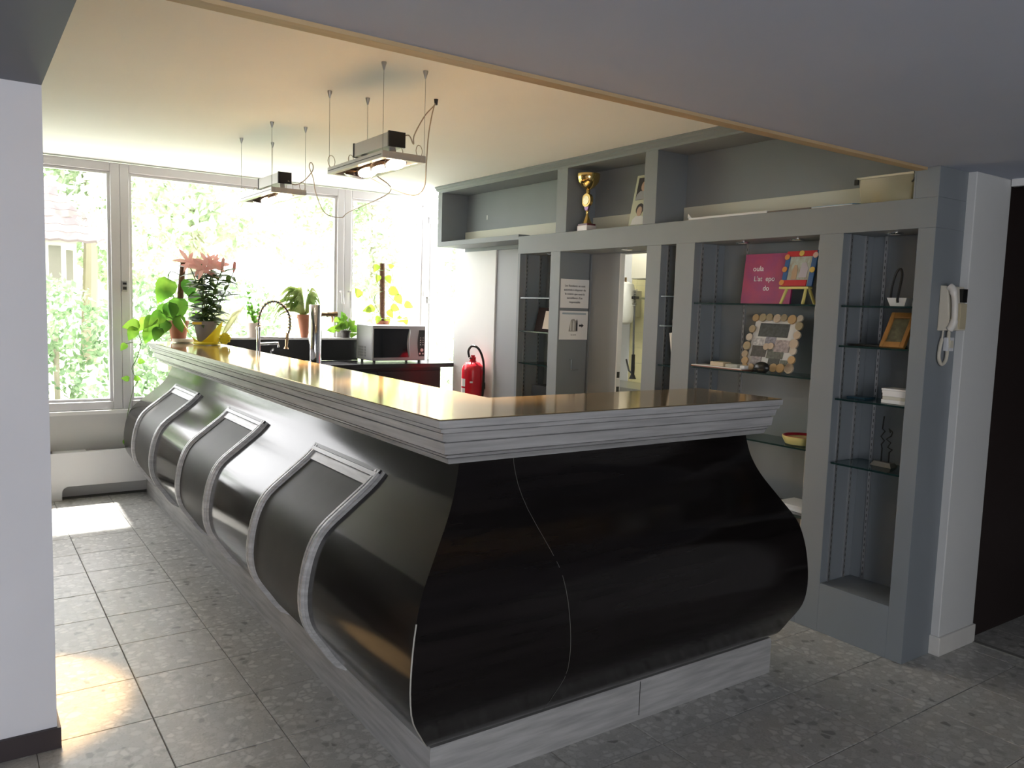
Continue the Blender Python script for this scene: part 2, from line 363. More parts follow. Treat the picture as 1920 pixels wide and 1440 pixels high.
# ================================================================== BAR COUNTER
CX, CY, XE, YE = 1.27, 2.25, 3.07, 7.19
PZ = [.165, .2, .279, .377, .476, .588, .683, .754, .831, .919, .996, 1.073, 1.112]
PA = [-.03, .03, .087, .15, .17, .16, .133, .089, -.005, -.115, -.178, -.21, -.217]
prof = [(v.x, v.z) for v in smooth_pts([(a, 0, z) for a, z in zip(PA, PZ)], 4)]
def prof_a(z): return float(np.interp(z, [p[1] for p in prof], [p[0] for p in prof]))
def arm(section, which, closed=True):
    """sweep a section of (offset outward, z) points along one arm of the L, mitred at the corner"""
    vs = []; n = len(section)
    if which == 'long': A = [(CX-a, CY-a, z) for a, z in section]; B = [(CX-a, YE, z) for a, z in section]
    else: A = [(CX-a, CY-a, z) for a, z in section]; B = [(XE, CY-a, z) for a, z in section]
    m = MB(); m.add(A+B, [(k, (k+1) % n, n+(k+1) % n, n+k) for k in range(n)] + [tuple(range(n-1, -1, -1)), tuple(range(n, 2*n))])
    return m
bar = thing('bar_counter', 'L-shaped black bar counter with bulging sides and silver trim', 'bar counter', (2.0, 3.2, 0))
IN = -0.47
for wch in ('long', 'short'):
    arm(prof + [(IN, 1.112), (IN, .165)], wch).build('body_panel', m_black, bar, smooth=True)
    p = arm([(0.0, 0.0), (0.0, .155), (-.006, .165), (IN, .165), (IN, 0)], wch).build('plinth', m_silver2, bar)
    p['label'] = 'silver brushed plinth board'
mould = [(-.018, 1.2795), (-.02, 1.256), (-.040, 1.2545), (-.040, 1.2505), (-.034, 1.249), (-.036, 1.237), (-.058, 1.2355), (-.058, 1.231), (-.050, 1.2295), (-.056, 1.203), (-.078, 1.2015), (-.078, 1.196), (-.066, 1.1945), (-.073, 1.155), (-.096, 1.1535), (-.096, 1.149), (-.086, 1.1475), (-.091, 1.139), (-.110, 1.1375), (-.110, 1.134), (-.100, 1.1325), (-.113, 1.112), (IN, 1.112), (IN, 1.2795)]
for wch in ('long', 'short'):
    o = arm(mould, wch).build('cornice', m_silver, bar); o['label'] = 'stepped silver cornice under the bar top'
# joints in the veneer and plinth of the short side
zz = [PZ[0] + (PZ[-1]-PZ[0])*k/24 for k in range(25)]
sv = []
for z in zz: sv += [(1.722, CY-prof_a(z)-0.0012, z), (1.7245, CY-prof_a(z)-0.0012, z)]
MB().add(sv, [(2*k, 2*k+1, 2*k+3, 2*k+2) for k in range(24)]).build('veneer_joint', mat('worn_joint', (0.10, 0.10, 0.09), 0.6), bar)
sv = []
for z in zz[:14]: sv += [(CX-prof_a(z)-0.0025, CY-prof_a(z)-0.0005, z), (CX-prof_a(z)+0.0015, CY-prof_a(z)-0.003, z)]
MB().add(sv, [(2*k, 2*k+1, 2*k+3, 2*k+2) for k in range(13)]).build('corner_wear', mat('bare_corner_edge', (0.35, 0.34, 0.31), 0.6), bar)
box(2.237, 2.240, CY-0.0008, CY, .02, .163).build('plinth_joint', m_dark, bar)
# three framed panels that follow the bulge of the long side
def follow(y0, y1, z0, z1, d0, d1, n=26):
    """a strip y0..y1 laid on the long face between heights z0..z1, from depth d0 to d1 above the surface"""
    zs = [z0 + (z1-z0)*k/n for k in range(n+1)]; m = MB(); vs = []
    nor = []
    for z in zs:
        e = 0.01; da = (prof_a(min(z+e, 1.11))-prof_a(max(z-e, .166)))/(2*e); nv = Vector((-1, 0, -da)).normalized(); nor.append(nv)
    for z, nv in zip(zs, nor):
        s = Vector((CX-prof_a(z), 0, z))
        for y, dd in ((y0, d0), (y0, d1), (y1, d1), (y1, d0)):
            q = s + nv*dd; vs.append((q.x, y, q.z))
    fs = []
    for k in range(n):
        for c in range(4): fs.append((4*k+c, 4*k+(c+1) % 4, 4*k+4+(c+1) % 4, 4*k+4+c))
    fs += [(0, 1, 2, 3), (4*n+3, 4*n+2, 4*n+1, 4*n)]
    return m.add(vs, fs)
for y0, y1 in ((2.95, 3.70), (4.46, 5.20), (5.97, 6.71)):
    pan = follow(y0+.05, y1-.05, .168, .93, -.003, .004).build('inset_panel', m_inset, bar, smooth=True)
    for (ya, yb) in ((y0, y0+.062), (y1-.062, y1)):
        w = (yb-ya)
        follow(ya, yb, .168, .965, -.003, .012).build('panel_moulding', m_silver, pan, smooth=True)
        follow(ya+.012, ya+.026, .168, .96, .011, .024).build('panel_moulding_bead', m_silver, pan, smooth=True)
        follow(yb-.026, yb-.012, .168, .96, .011, .024).build('panel_moulding_bead', m_silver, pan, smooth=True)
    follow(y0+.02, y1-.02, .905, .965, -.003, .014, 5).build('panel_moulding', m_silver, pan, smooth=True)
    follow(y0+.02, y1-.02, .935, .95, .012, .026, 3).build('panel_moulding_bead', m_silver, pan, smooth=True)
    follow(y0+.01, y1-.01, .952, .966, .012, .022, 3).build('panel_moulding_bead', m_dark, pan, smooth=True)
# bar top
bt = MB().prism([(CX+.022, CY+.022), (XE-.003, CY+.022), (XE-.003, 2.765), (1.80, 2.765), (1.80, YE-.003), (CX+.022, YE-.003)], 1.2797, 1.283).build('bar_worktop', m_top, bevel=0.002)
tag(bt, 'glossy bronze-brown L-shaped bar top with silver edge', 'worktop')

# ================================================================== BACK WORKTOP BY THE WINDOW
bw = thing('back_bar_cabinet', 'low black cabinet along the garden window behind the bar', 'cabinet', (2.9, 7.0, 0))
box(1.84, 3.86, 6.80, 7.26, 0.0, 1.06).build('carcass', m_dkcab, bw)
for k in range(3): box(1.86+k*.665, 2.515+k*.665, 6.785, 6.80, .09, 1.03).build('door', m_dkcab, bw, bevel=.003)
sp = box(1.84, 3.20, 7.27, 7.29, 1.101, 1.297).build('backsplash', m_dkcab, bw)
wt = tag(box(1.84, 3.98, 6.75, 7.269, 1.061, 1.10).build('back_worktop', mat('black_worktop', (0.022, 0.022, 0.024), 0.22), bevel=.003), 'black worktop carrying the microwave and the chrome tap', 'worktop')
sl = tag(box(1.84, 3.90, 7.235, 7.36, 1.298, 1.316).build('window_ledge', mat('pale_ledge', (0.55, 0.54, 0.54), 0.35), bevel=.003), 'pale ledge under the garden window carrying the potted plants', 'ledge')

# microwave
mw = thing('microwave', 'silver microwave oven with black door on the black worktop', 'microwave', (3.443, 7.05, 1.101))
mx0, mx1, my0, my1, mz0, mz1 = 3.166, 3.72, 6.86, 7.23, 1.122, 1.452
m_mw = mat('silver_grey_casing', (0.42, 0.42, 0.43), 0.4, metal=0.3)
box(mx0, mx1, my0+.02, my1, mz0, mz1).build('casing', m_mw, mw, bevel=.006)
box(mx0, mx1, my0, my0+.02, mz0, mz1).build('front_frame', mat('silver_front', (0.33, 0.33, 0.34), 0.35, metal=0.3), mw, bevel=.006)
dr = [(mx0+.012, mz0+.03), (mx0+.375, mz0+.03)] + [(mx0+.375+.022*math.sin(PI*k/8)*-1, mz0+.03+(.27)*k/8) for k in range(1, 8)] + [(mx0+.375, mz1-.03), (mx0+.012, mz1-.03)]
MB().prism(dr, my0-.004, my0+.002, 'y').build('door_window', mat('black_glass', (0.006, 0.006, 0.008), 0.08), mw)
cp = [(mx1-.07, mz0+.04), (mx1-.012, mz0+.04), (mx1-.012, mz1-.04), (mx1-.07, mz1-.04)] + [(mx1-.07-.014*math.sin(PI*k/6), mz1-.04-.25*k/6) for k in range(1, 6)]
cpo = MB().prism(cp, my0-.004, my0+.002, 'y').build('control_panel', mat('black_glass2', (0.008, 0.008, 0.01), 0.15), mw)
MB().tube([(mx1-.045, my0-.004, mz0+.10), (mx1-.045, my0-.016, mz0+.10)], .016, 14).build('knob', m_steel, cpo, smooth=True)
for k in range(4):
    for q in range(2): MB().tube([(mx1-.055+q*.026, my0-.004, mz0+.15+k*.022), (mx1-.055+q*.026, my0-.008, mz0+.15+k*.022)], .005, 6).build('button', m_steel, cpo)
for x in (mx1-.062, mx1-.028): MB().tube([(x, my0-.004, mz0+.065), (x, my0-.01, mz0+.065)], .008, 8).build('button', m_steel, cpo)
MB().tube(smooth_pts([(mx0+.385, my0, mz0+.04), (mx0+.372, my0-.018, mz0+.10), (mx0+.365, my0-.02, mz0+.165), (mx0+.372, my0-.018, mz0+.23), (mx0+.385, my0, mz1-.04)]), .008).build('door_handle', m_mw, mw, smooth=True)
vt = MB()
for k in range(6):
    for q in range(4): box(mx0-.001, mx0+.001, my0+.15+k*.03, my0+.158+k*.03, mz0+.03+q*.026, mz0+.05+q*.026).build('vent_slot', m_dark, mw)
for x in (mx0+.04, mx1-.04):
    for y in (my0+.05, my1-.05): MB().tube([(x, y, 1.101), (x, y, 1.124)], .014, 8).build('foot', m_dark, mw)
# glass dish on the microwave
m_clear = thin_glass('clear_glass', (0.96, 0.97, 0.97), 1.5)
gd = MB().lathe([(.04, 0), (.045, .004), (.012, .012), (.010, .035), (.05, .048), (.145, .056), (.15, .062), (.05, .054), (0.001, .05)], (3.50, 7.06, 1.454), 24).build('glass_dish', m_clear, smooth=True)
tag(gd, 'clear glass footed dish on top of the microwave', 'dish')

# beer tap column
tp = thing('beer_tap', 'tall chrome beer tap column on the black worktop', 'tap', (2.60, 6.83, 1.101))
MB().lathe([(.062, 1.101), (.062, 1.108), (.056, 1.110), (.056, 1.622), (.053, 1.628), (.0, 1.629)], (2.60, 6.83, 0), 28).build('column', m_chrome, tp, smooth=True)
tb = MB().tube([(2.65, 6.83, 1.545), (2.70, 6.83, 1.545), (2.705, 6.83, 1.545), (2.76, 6.83, 1.548), (2.80, 6.83, 1.55)], [.018, .016, .022, .020, .024], 12).build('tap_barrel', m_bronze, tp, smooth=True)
MB().tube([(2.755, 6.83, 1.54), (2.76, 6.83, 1.50), (2.757, 6.83, 1.475)], [.012, .010, .008], 8).build('spout', m_bronze, tb, smooth=True)

# sink tap with spring hose
ft = thing('spring_faucet', 'sink faucet with coiled spring hose arching over the worktop', 'faucet', (2.12, 6.9, 1.101))
fx, fy = 2.12, 6.90
MB().lathe([(.028, 1.101), (.028, 1.112), (.019, 1.118), (.019, 1.40), (.022, 1.402), (.022, 1.425), (.012, 1.428)], (fx, fy, 0), 14).build('column', m_chrome, ft, smooth=True)
arc = smooth_pts([(fx, fy, 1.42), (fx+.01, fy, 1.52), (fx+.055, fy, 1.61), (fx+.135, fy, 1.645), (fx+.215, fy, 1.61), (fx+.268, fy, 1.53), (fx+.275, fy, 1.42), (fx+.255, fy, 1.36)], 8)
MB().tube(arc, .008, 8).build('hose', m_dark, ft, smooth=True)
coil = []
L = [0]
for a, b in zip(arc[:-1], arc[1:]): L.append(L[-1]+(b-a).length)
tot = L[-1]; turns = 22
for k in range(turns*10+1):
    s = tot*k/(turns*10); i = max(j for j in range(len(L)) if L[j] <= s + 1e-9); i = min(i, len(arc)-2)
    t = (s-L[i])/max(1e-6, L[i+1]-L[i]); p = arc[i].lerp(arc[i+1], t); tg = (arc[i+1]-arc[i]).normalized(); n1 = Vector((0, 1, 0)); n2 = tg.cross(n1)
    an = 2*PI*k/10; coil.append(p + (n1*math.cos(an) + n2*math.sin(an))*.017)
MB().tube(coil, .0035, 5).build('spring', m_bronze, ft, smooth=True)
MB().tube([(fx+.255, fy, 1.375), (fx+.25, fy, 1.33), (fx+.245, fy, 1.26), (fx+.243, fy, 1.235)], [.011, .016, .012, .024], 12).build('spray_head', m_bronze, ft, smooth=True)
MB().tube([(fx, fy, 1.338), (fx+.25, fy, 1.33)], .008, 8).build('bracket_arm', m_steel, ft, smooth=True)
MB().tube([(fx, fy, 1.275), (fx+.17, fy, 1.285), (fx+.175, fy, 1.25)], [.014, .013, .011], 10).build('swivel_spout', m_chrome, ft, smooth=True)
MB().tube([(fx+.09, fy-.06, 1.101), (fx+.09, fy-.06, 1.22), (fx+.10, fy-.09, 1.24)], .009, 8).build('lever', m_chrome, ft, smooth=True)

# ================================================================== RADIATOR COVER
rc = thing('radiator_cover', 'low white radiator cover under the garden window', 'radiator', (1.2, 7.28, 0))
m_rad = mat('white_radiator_paint', (0.74, 0.74, 0.75), 0.45)
x0, x1, yb = 0.575, 1.78, 7.225
arcp = [(x0+.075+.05-.05*math.cos(t), .06+.05*math.sin(t)) for t in [PI/2*k/5 for k in range(6)]]
poly = [(x0, 0), (x0+.075, 0)] + arcp + [(x1-.075, .11), (x1-.075, 0), (x1, 0), (x1, .385), (x0, .385)]
MB().prism(poly, yb, yb+.018, 'y').build('front_panel', m_rad, rc, bevel=.002)
box(x0, x0+.018, yb+.018, 7.355, 0, .385).build('side_panel', m_rad, rc)
box(x0, x0+.26, yb+.018, 7.355, .367, .385).build('top_panel', m_rad, rc); box(x0+.26, x1, yb+.018, yb+.06, .367, .385).build('top_panel', m_rad, rc)
for k in range(12): box(x0+.27+k*.077, x0+.335+k*.077, yb+.062, 7.35, .36, .372).build('grille_bar', m_dark, rc)
box(x0+.1, x1-.05, yb+.05, 7.33, .12, .35).build('heating_element', mat('dark_radiator_core', (0.05, 0.05, 0.05), 0.6), rc)

# ================================================================== WALL SHELVING UNIT
U0, U1 = 3.70, 3.985
su = thing('wall_shelving', 'grey-blue built-in shelving wall with open niches and glass shelves', 'shelving', (3.85, 4.3, 0))
def ub(name, y0, y1, z0, z1, x0=U0, x1=U1, m=m_unit): return box(x0, x1, y0, y1, z0, z1).build(name, m, su, bevel=.002)
ub('rail', YB+.05, 6.63, 2.685, 2.742)
ub('rail', 1.97, 5.31, 2.083, 2.222); ub('rail', 5.31, 6.63, 2.197, 2.24)
for y0, y1 in ((6.555, 6.63), (4.705, 4.83), (3.785, 3.90)): ub('stile', y0, y1, 2.222 if y1 < 5.3 else 2.24, 2.685)
ub('stile', YB+.05, 2.09, 2.222, 2.685); ub('stile', 1.97, YB+.05, 2.222, ZL)
for y0, y1 in ((5.277, 5.31), (4.76, 4.877), (3.718, 3.848), (3.434, 3.589), (2.436, 2.574), (1.97, 2.053)): ub('stile', y0, y1, 0, 2.083)
for y0, y1 in ((4.877, 5.277), (3.589, 3.718), (2.574, 3.434), (2.053, 2.436)):
    ub('base', y0, y1, 0, .262); ub('back_panel', y0, y1, .262, 2.083, 3.97, 3.985)
for y0, y1, z0 in ((4.83, 6.555, 2.24), (3.90, 4.705, 2.222), (2.09, 3.785, 2.222)):
    ub('back_panel', y0, y1, z0, 2.685, 3.97, 3.985)
    o = ub('back_batten', y0+.001, y1-.001, z0, 2.345, 3.955, 3.97, mat('cream_batten', (0.62, 0.62, 0.54), 0.6)); o['label'] = 'cream strip along the niche back'
c = MB().prism([(3.70, 2.70), (3.685, 2.712), (3.685, 2.72), (3.672, 2.73), (3.672, 2.744), (3.70, 2.744)], YB+.05, 6.65, 'y').build('cornice', m_unit, su)
m_rail = mat('slotted_metal_rail', (0.55, 0.55, 0.56), 0.3, metal=0.9)
RAILN = 0
def rail(y, x, z0, z1, back=False):
    mb = MB()
    if back: mb.box(3.962, 3.97, y-.008, y+.008, z0, z1)
    else: mb.box(x-.008, x+.008, y-.008, y, z0, z1)
    r = mb.build('shelf_rail', m_rail, su)
    sl = MB(); z = z0+.02
    while z < z1-.03:
        if back: sl.box(3.9612, 3.9618, y-.002, y+.002, z, z+.016)
        else: sl.box(x-.0028, x+.0028, y-.0088, y-.0082, z, z+.016)
        z += .032
    o = sl.build('slots', mat('rail_slot_grey', (.10, .10, .10), .6), r); o['kind'] = 'stuff'
for y, zb in ((5.277, .262), (3.718, .262), (3.434, .262), (2.436, .262)):
    rail(y, 3.765, zb, 2.083); rail(y, 3.90, zb, 2.083)
for y in (2.36, 2.18): rail(y, 0, .262, 2.083, True)
for y in (3.25, 2.75): rail(y, 0, .262, 2.083, True)
def shelf(y0, y1, z, th=.009, m=None):
    s = box(3.708, 3.962, y0+.004, y1-.012, z-th, z).build('glass_shelf', m or m_shelfglass, su)
    box(3.7055, 3.708, y0+.004, y1-.012, z-th, z).build('polished_edge', m_shelfedge, s)
for y0, y1, zs in ((4.877, 5.277, (1.74, 1.476, 1.222)), (3.589, 3.718, (1.762, 1.575, 1.322)), (2.574, 3.434, (1.722, 1.334, .951)), (2.053, 2.436, (1.72, 1.517, 1.244, .911))):
    for z in zs: shelf(y0, y1, z)
shelf(2.574, 3.434, .588, .018, mat('dark_glass_shelf', (0.05, 0.055, 0.06), 0.1))
for x, y in ((3.80, 5.0), (3.80, 4.15), (3.82, 3.17), (3.82, 2.80), (3.82, 2.235)):
    s = MB().lathe([(.036, 0), (.040, .004), (.040, .009), (.028, .010)], (x, y, 2.0735), 20).build('spotlight', m_chrome, su, smooth=True)
    MB().lathe([(.026, 0), (.012, .006)], (x, y, 2.073), 16).build('spotlight_lens', mat('frosted_lens', (0.7, 0.7, 0.7), 0.3), s, smooth=True)

# sliding kitchen door in the middle passage, and its lining
d1 = sroot('door_1', (4.07, 4.6, 0)); d1['label'] = 'grey kitchen door standing half open between the shelves'
box(4.012, 4.05, 4.444, 4.80, 0, 2.10).build('door_leaf', mat('grey_door_leaf', (0.255, 0.275, 0.295), 0.5), d1)
de = box(4.010, 4.052, 4.436, 4.444, 0, 2.10).build('door_edge', m_white, d1)
for z in (1.05, 1.16): box(4.018, 4.044, 4.434, 4.436, z, z+.045).build('lock_plate', m_dark, de)
hk = tag(MB().tube([(3.825, 4.757, 1.275), (3.825, 4.742, 1.275), (3.825, 4.742, 1.21), (3.832, 4.742, 1.20), (3.90, 4.75, 1.20)], .005, 6).build('door_handle_hook', m_chrome, smooth=True), 'small chrome hook on the grey passage side below the notices', 'hook')
sl2 = tag(box(3.9695, 3.9705-.0005, 6.198, 6.210, 2.44, 2.48).build('paper_scrap', mat('white_paper', (0.78, 0.78, 0.78), 0.7)), 'tiny white scrap stuck to the back of the long upper niche', 'paper')

# notices taped on the passage side
m_ink = mat('printed_ink', (0.03, 0.03, 0.035), 0.7); m_paper = MATS['white_paper']
nt1 = thing('notice', 'white sheet with five printed lines of text on the passage side', 'notice', (3.84, 4.758, 1.665))
box(3.712, 3.985, 4.755, 4.7575, 1.667, 1.883).build('sheet', m_paper, nt1)
text_obj('lettering', "Les Résidents ne sont\nautorisés à disposer de\nla cuisine que sous la\nsurveillance d'un\nresponsable", .0225, m_ink, nt1, Vector((3.848, 4.7535, 1.772)) - nt1.location, (PI/2, 0, 0), space=1.35)
nt2 = thing('notice', 'white sheet with a printed picture of bottles below the text notice', 'notice', (3.84, 4.758, 1.425))
box(3.712, 3.985, 4.755, 4.7575, 1.428, 1.645).build('sheet', m_paper, nt2)
box(3.735, 3.965, 4.7535, 4.7548, 1.618, 1.632).build('printed_band', mat('blue_grey_print', (0.35, 0.42, 0.48), 0.7), nt2)
MB().prism([(3.80, 1.49), (3.885, 1.49), (3.885, 1.57), (3.878, 1.585), (3.868, 1.57), (3.85, 1.585), (3.825, 1.58), (3.815, 1.56)], 4.7535, 4.7548, 'y').build('printed_picture', mat('grey_print', (0.30, 0.29, 0.27), 0.7), nt2)
for x, w in ((3.812, .012), (3.838, .016), (3.87, .014)): MB().prism([(x, 1.495), (x+w, 1.495), (x+w, 1.55), (x+w*.7, 1.572), (x+w*.3, 1.572), (x, 1.55)], 4.752, 4.7534, 'y').build('printed_bottle', m_ink if x > 3.86 else mat('pale_print', (0.6, 0.6, 0.58), 0.7), nt2)
MB().prism([(3.90, 1.528), (3.925, 1.528), (3.925, 1.52), (3.945, 1.535), (3.925, 1.55), (3.925, 1.542), (3.90, 1.542)], 4.7535, 4.7548, 'y').build('printed_arrow', m_ink, nt2)
text_obj('lettering', 'La carte', .016, mat('grey_ink', (0.25, 0.25, 0.25), 0.7), nt2, Vector((3.848, 4.7535, 1.465)) - nt2.location, (PI/2, 0, 0))

# ================================================================== KITCHEN THINGS
m_enamel = mat('white_enamel', (0.75, 0.75, 0.73), 0.3)
bo = thing('water_heater', 'white wall-hung water heater seen through the kitchen doorway', 'water heater', (5.17, 5.74, 1.53))
MB().lathe([(.10, 1.53), (.145, 1.55), (.16, 1.60), (.16, 1.86), (.145, 1.91), (.10, 1.93)], (5.17, 5.74, 0), 24).build('tank', m_enamel, bo, smooth=True)
box(5.32, 5.42, 5.68, 5.80, 1.6, 1.85).build('wall_bracket', m_steel, bo)
box(5.055, 5.075, 5.60, 5.64, 1.60, 1.68).build('control_box', m_steel, bo)
for dy in (-.06, .0): MB().tube([(5.17, 5.70+dy, 1.92), (5.17, 5.70+dy, 1.97)], .010, 8).build('pipe', m_bronze, bo)
pr = thing('rinse_spray', 'hanging rinse spray hose with black grip in the kitchen doorway', 'faucet', (5.0, 5.31, 1.05))
MB().tube([(5.0, 5.325, 1.84), (5.0, 5.32, 1.5), (5.0, 5.31, 1.26)], .009, 8).build('hose', mat('dark_hose', (.10, .10, .10), .4), pr, smooth=True)
MB().tube([(5.0, 5.31, 1.27), (5.0, 5.308, 1.14), (5.0, 5.308, 1.09), (5.0, 5.308, 1.05)], [.016, .018, .016, .034], 10).build('grip', m_dark, pr, smooth=True)
MB().tube([(5.0, 5.32, 1.10), (5.0, 5.36, 1.12), (5.0, 5.40, 1.22)], .008, 6).build('trigger', m_dark, pr, smooth=True)
box(4.98, 5.03, 5.30, 5.345, 1.765, 1.79).build('wall_bracket', m_dark, pr)
cs = []
for k in range(61): cs.append((5.0+.02*math.cos(k*1.05), 5.325+.02*math.sin(k*1.05), 1.70+k*.0025))
MB().tube([(5.02, 5.32, 1.778), (5.3, 5.50, 1.778), (5.425, 5.56, 1.778)], .010, 6).build('wall_arm', m_steel, pr); MB().tube(cs, .003, 4).build('spring', m_steel, pr)
tag(box(4.93, 5.42, 4.6, 6.7, .93, .97).build('kitchen_sink_top', m_steel, bevel=.004), 'stainless steel kitchen worktop beyond the doorway', 'worktop')
kc = thing('kitchen_cabinet', 'beige kitchen wall cabinet at the top of the doorway gap', 'cabinet', (5.27, 5.33, 1.95))
box(5.12, 5.42, 4.95, 5.50, 1.95, 2.5).build('carcass', mat('beige_laminate', (0.52, 0.49, 0.40), 0.5), kc); box(5.10, 5.12, 4.96, 5.22, 1.955, 2.49).build('door', MATS['beige_laminate'], kc); box(5.10, 5.12, 5.23, 5.49, 1.955, 2.49).build('door', MATS['beige_laminate'], kc)
kl = thing('kitchen_tube_light', 'fluorescent tube light on the kitchen ceiling', 'lamp', (4.7, 5.0, ZC-.06))
box(4.66, 4.74, 4.4, 5.6, ZC-.03, ZC).build('housing', m_white, kl); MB().tube([(4.7, 4.42, ZC-.05), (4.7, 5.58, ZC-.05)], .016, 10).build('tube', emit('tube_glow', (1, .98, .85), 130), kl)

# ================================================================== FIRE EXTINGUISHER
fe = thing('fire_extinguisher', 'red fire extinguisher with black hose hung on the white wall', 'fire extinguisher', (3.87, 6.22, .62))
ex, ey = 3.868, 6.22; m_red = mat('red_enamel', (0.52, 0.012, 0.025), 0.25)
MB().lathe([(.09, .62), (.1, .64), (.1, 1.08), (.092, 1.115), (.065, 1.145), (.03, 1.155), (.03, 1.165)], (ex, ey, 0), 24).build('cylinder', m_red, fe, smooth=True)
vv = MB().lathe([(.024, 1.165), (.028, 1.17), (.028, 1.195), (.018, 1.20), (.018, 1.212)], (ex, ey, 0), 14).build('valve', m_red, fe, smooth=True)
MB().tube([(ex-.05, ey-.03, 1.185), (ex+.03, ey+.02, 1.185)], .007, 6).build('lever', m_dark, vv)
MB().tube(smooth_pts([(ex-.02, ey+.03, 1.19), (ex-.025, ey+.04, 1.25), (ex-.005, ey+.01, 1.295), (ex+.03, ey-.05, 1.27), (ex+.055, ey-.095, 1.15), (ex+.05, ey-.11, .95), (ex+.03, ey-.115, .75)]), .011, 8).build('hose', m_dark, fe, smooth=True)
MB().tube([(ex+.03, ey-.115, .76), (ex+.03, ey-.115, .68)], [.014, .02], 10).build('nozzle', m_dark, fe, smooth=True)
def onbody(t0, t1, z0, z1, r=.1012):
    vs = []; n = 6
    for k in range(n+1):
        t = t0+(t1-t0)*k/n
        for z in (z0, z1): vs.append((ex+r*math.cos(t), ey+r*math.sin(t), z))
    return MB().add(vs, [(2*k, 2*k+2, 2*k+3, 2*k+1) for k in range(n)])
m_lbl = mat('label_white', (0.72, 0.70, 0.68), 0.5)
onbody(math.radians(165), math.radians(198), .93, 1.0).build('label', m_lbl, fe); onbody(math.radians(165), math.radians(198), .86, .915).build('label', m_lbl, fe)
onbody(math.radians(225), math.radians(240), .965, .98).build('label', m_lbl, fe); onbody(math.radians(170), math.radians(182), .80, .84).build('label', m_lbl, fe); onbody(math.radians(186), math.radians(194), .80, .84).build('label', m_lbl, fe)
box(3.955, 3.989, ey-.03, ey+.03, .9, .96).build('wall_bracket', m_dark, fe)

# ================================================================== PENDANT LAMPS
m_tray = mat('brushed_aluminium_tray', (0.50, 0.49, 0.47), 0.35, metal=0.6)
m_bulb = emit('halogen_glow', (1.0, .80, .55), 46)
m_refl = mat('lamp_reflector', (0.42, 0.33, 0.30), 0.2, metal=1.0)
m_cord = mat('beige_cord', (0.42, 0.34, 0.26), 0.5)
def pendant(y0, label, lit, cordpts):
    xa, xb = 1.615, 1.840; ya, yb = y0, y0+.66; zt, zb = 2.355, 2.322
    t = thing('pendant_lamp', label, 'lamp', (1.7275, y0+.33, 2.322), group='hanging spotlight bars over the bar')
    fr = box(xa, xa+.028, ya, yb, zb, zt).build('tray_side', m_tray, t, bevel=.002); box(xb-.028, xb, ya, yb, zb, zt).build('tray_side', m_tray, t, bevel=.002)
    box(xa+.028, xb-.028, ya, ya+.028, zb, zt).build('tray_end', m_tray, t, bevel=.002); box(xa+.028, xb-.028, yb-.028, yb, zb, zt).build('tray_end', m_tray, t, bevel=.002)
    box(xa+.028, xb-.028, ya+.028, yb-.028, zt-.004, zt).build('tray_top', m_tray, t)
    box(xa-.001, xa+.0005, ya+.01, yb-.01, zb+.014, zb+.018).build('groove', m_dark, fr)
    tilt = [(-.08, -.40), (-.14, -.26), (-.06, -.38), (.15, .1)]
    for k in range(4):
        cyc = ya+.095+k*.157; cxx = (xa+xb)/2
        rot = Euler((tilt[k][1], tilt[k][0], 0)).to_matrix()
        hd = MB(); hd.lathe([(.055, -.012), (.055, .0), (.045, .016), (.02, .026), (.012, .03)], (0, 0, 0), 20)
        for v in hd.v: v.xyz = rot @ v + Vector((cxx, cyc, zb+.004))
        ho = hd.build('lamp_head', m_refl, t, smooth=True)
        bd = MB(); bd.lathe([(.048, -.0155), (.048, -.013)], (0, 0, 0), 20)
        for v in bd.v: v.xyz = rot @ v + Vector((cxx, cyc, zb+.004))
        bo_ = bd.build('bulb', m_bulb if lit[k] else mat('unlit_bulb', (0.35, 0.22, 0.2), 0.15, metal=0.6), ho)
        if lit[k]:
            lq = bpy.data.lights.new('halogen_beam', 'SPOT'); lq.energy = 290; lq.color = (1, .66, .34); lq.spot_size = math.radians(50); lq.spot_blend = .85; lq.shadow_soft_size = .045
            qo = bpy.data.objects.new('halogen_beam', lq); COL.objects.link(qo); qo.parent = ho; qo.location = Vector((cxx, cyc, zb-.022)) + rot @ Vector((0, 0, -.012)) - wloc(ho); qo.rotation_euler = rot.to_euler()
    # transformer box hung above the tray
    bx = box(1.685, 1.765, y0+.085, y0+.48, 2.395, 2.46).build('transformer_box', m_tray, t, bevel=.002)
    box(1.682, 1.768, y0+.072, y0+.085, 2.392, 2.463).build('end_cap', m_dark, bx); box(1.682, 1.768, y0+.48, y0+.488, 2.392, 2.463).build('end_cap', m_dark, bx)
    for yy in (y0+.12, y0+.44): box(1.71, 1.74, yy, yy+.012, 2.355, 2.396).build('bracket', m_tray, bx)
    for x in (xa+.006, xb-.006):
        for y in (ya+.008, yb-.008):
            MB().tube([(x, y, zt-.002), (x, y, ZC-.03)], .0014, 5).build('cable', m_steel, t)
            MB().lathe([(.003, ZC-.036), (.012, ZC-.006), (.012, ZC)], (x, y, 0), 10).build('ceiling_anchor', m_steel, t, smooth=True)
    for (x, y, r) in ((xa+.01, yb-.03, .03), (xb-.01, ya+.05, .028), (1.80, ya+.20, .034), (1.66, yb-.2, .022)):
        MB().tube([(x+r*.8*math.cos(a), y+r*.4*math.cos(a), zt+r+r*math.sin(a)) for a in [2*PI*k/14 for k in range(15)]], .0018, 5).build('wire_loop', m_cord, t)
    for cp in cordpts: MB().tube(smooth_pts(cp), .0032, 6).build('power_cord', m_cord, t, smooth=True)
    return t
y0 = 3.425
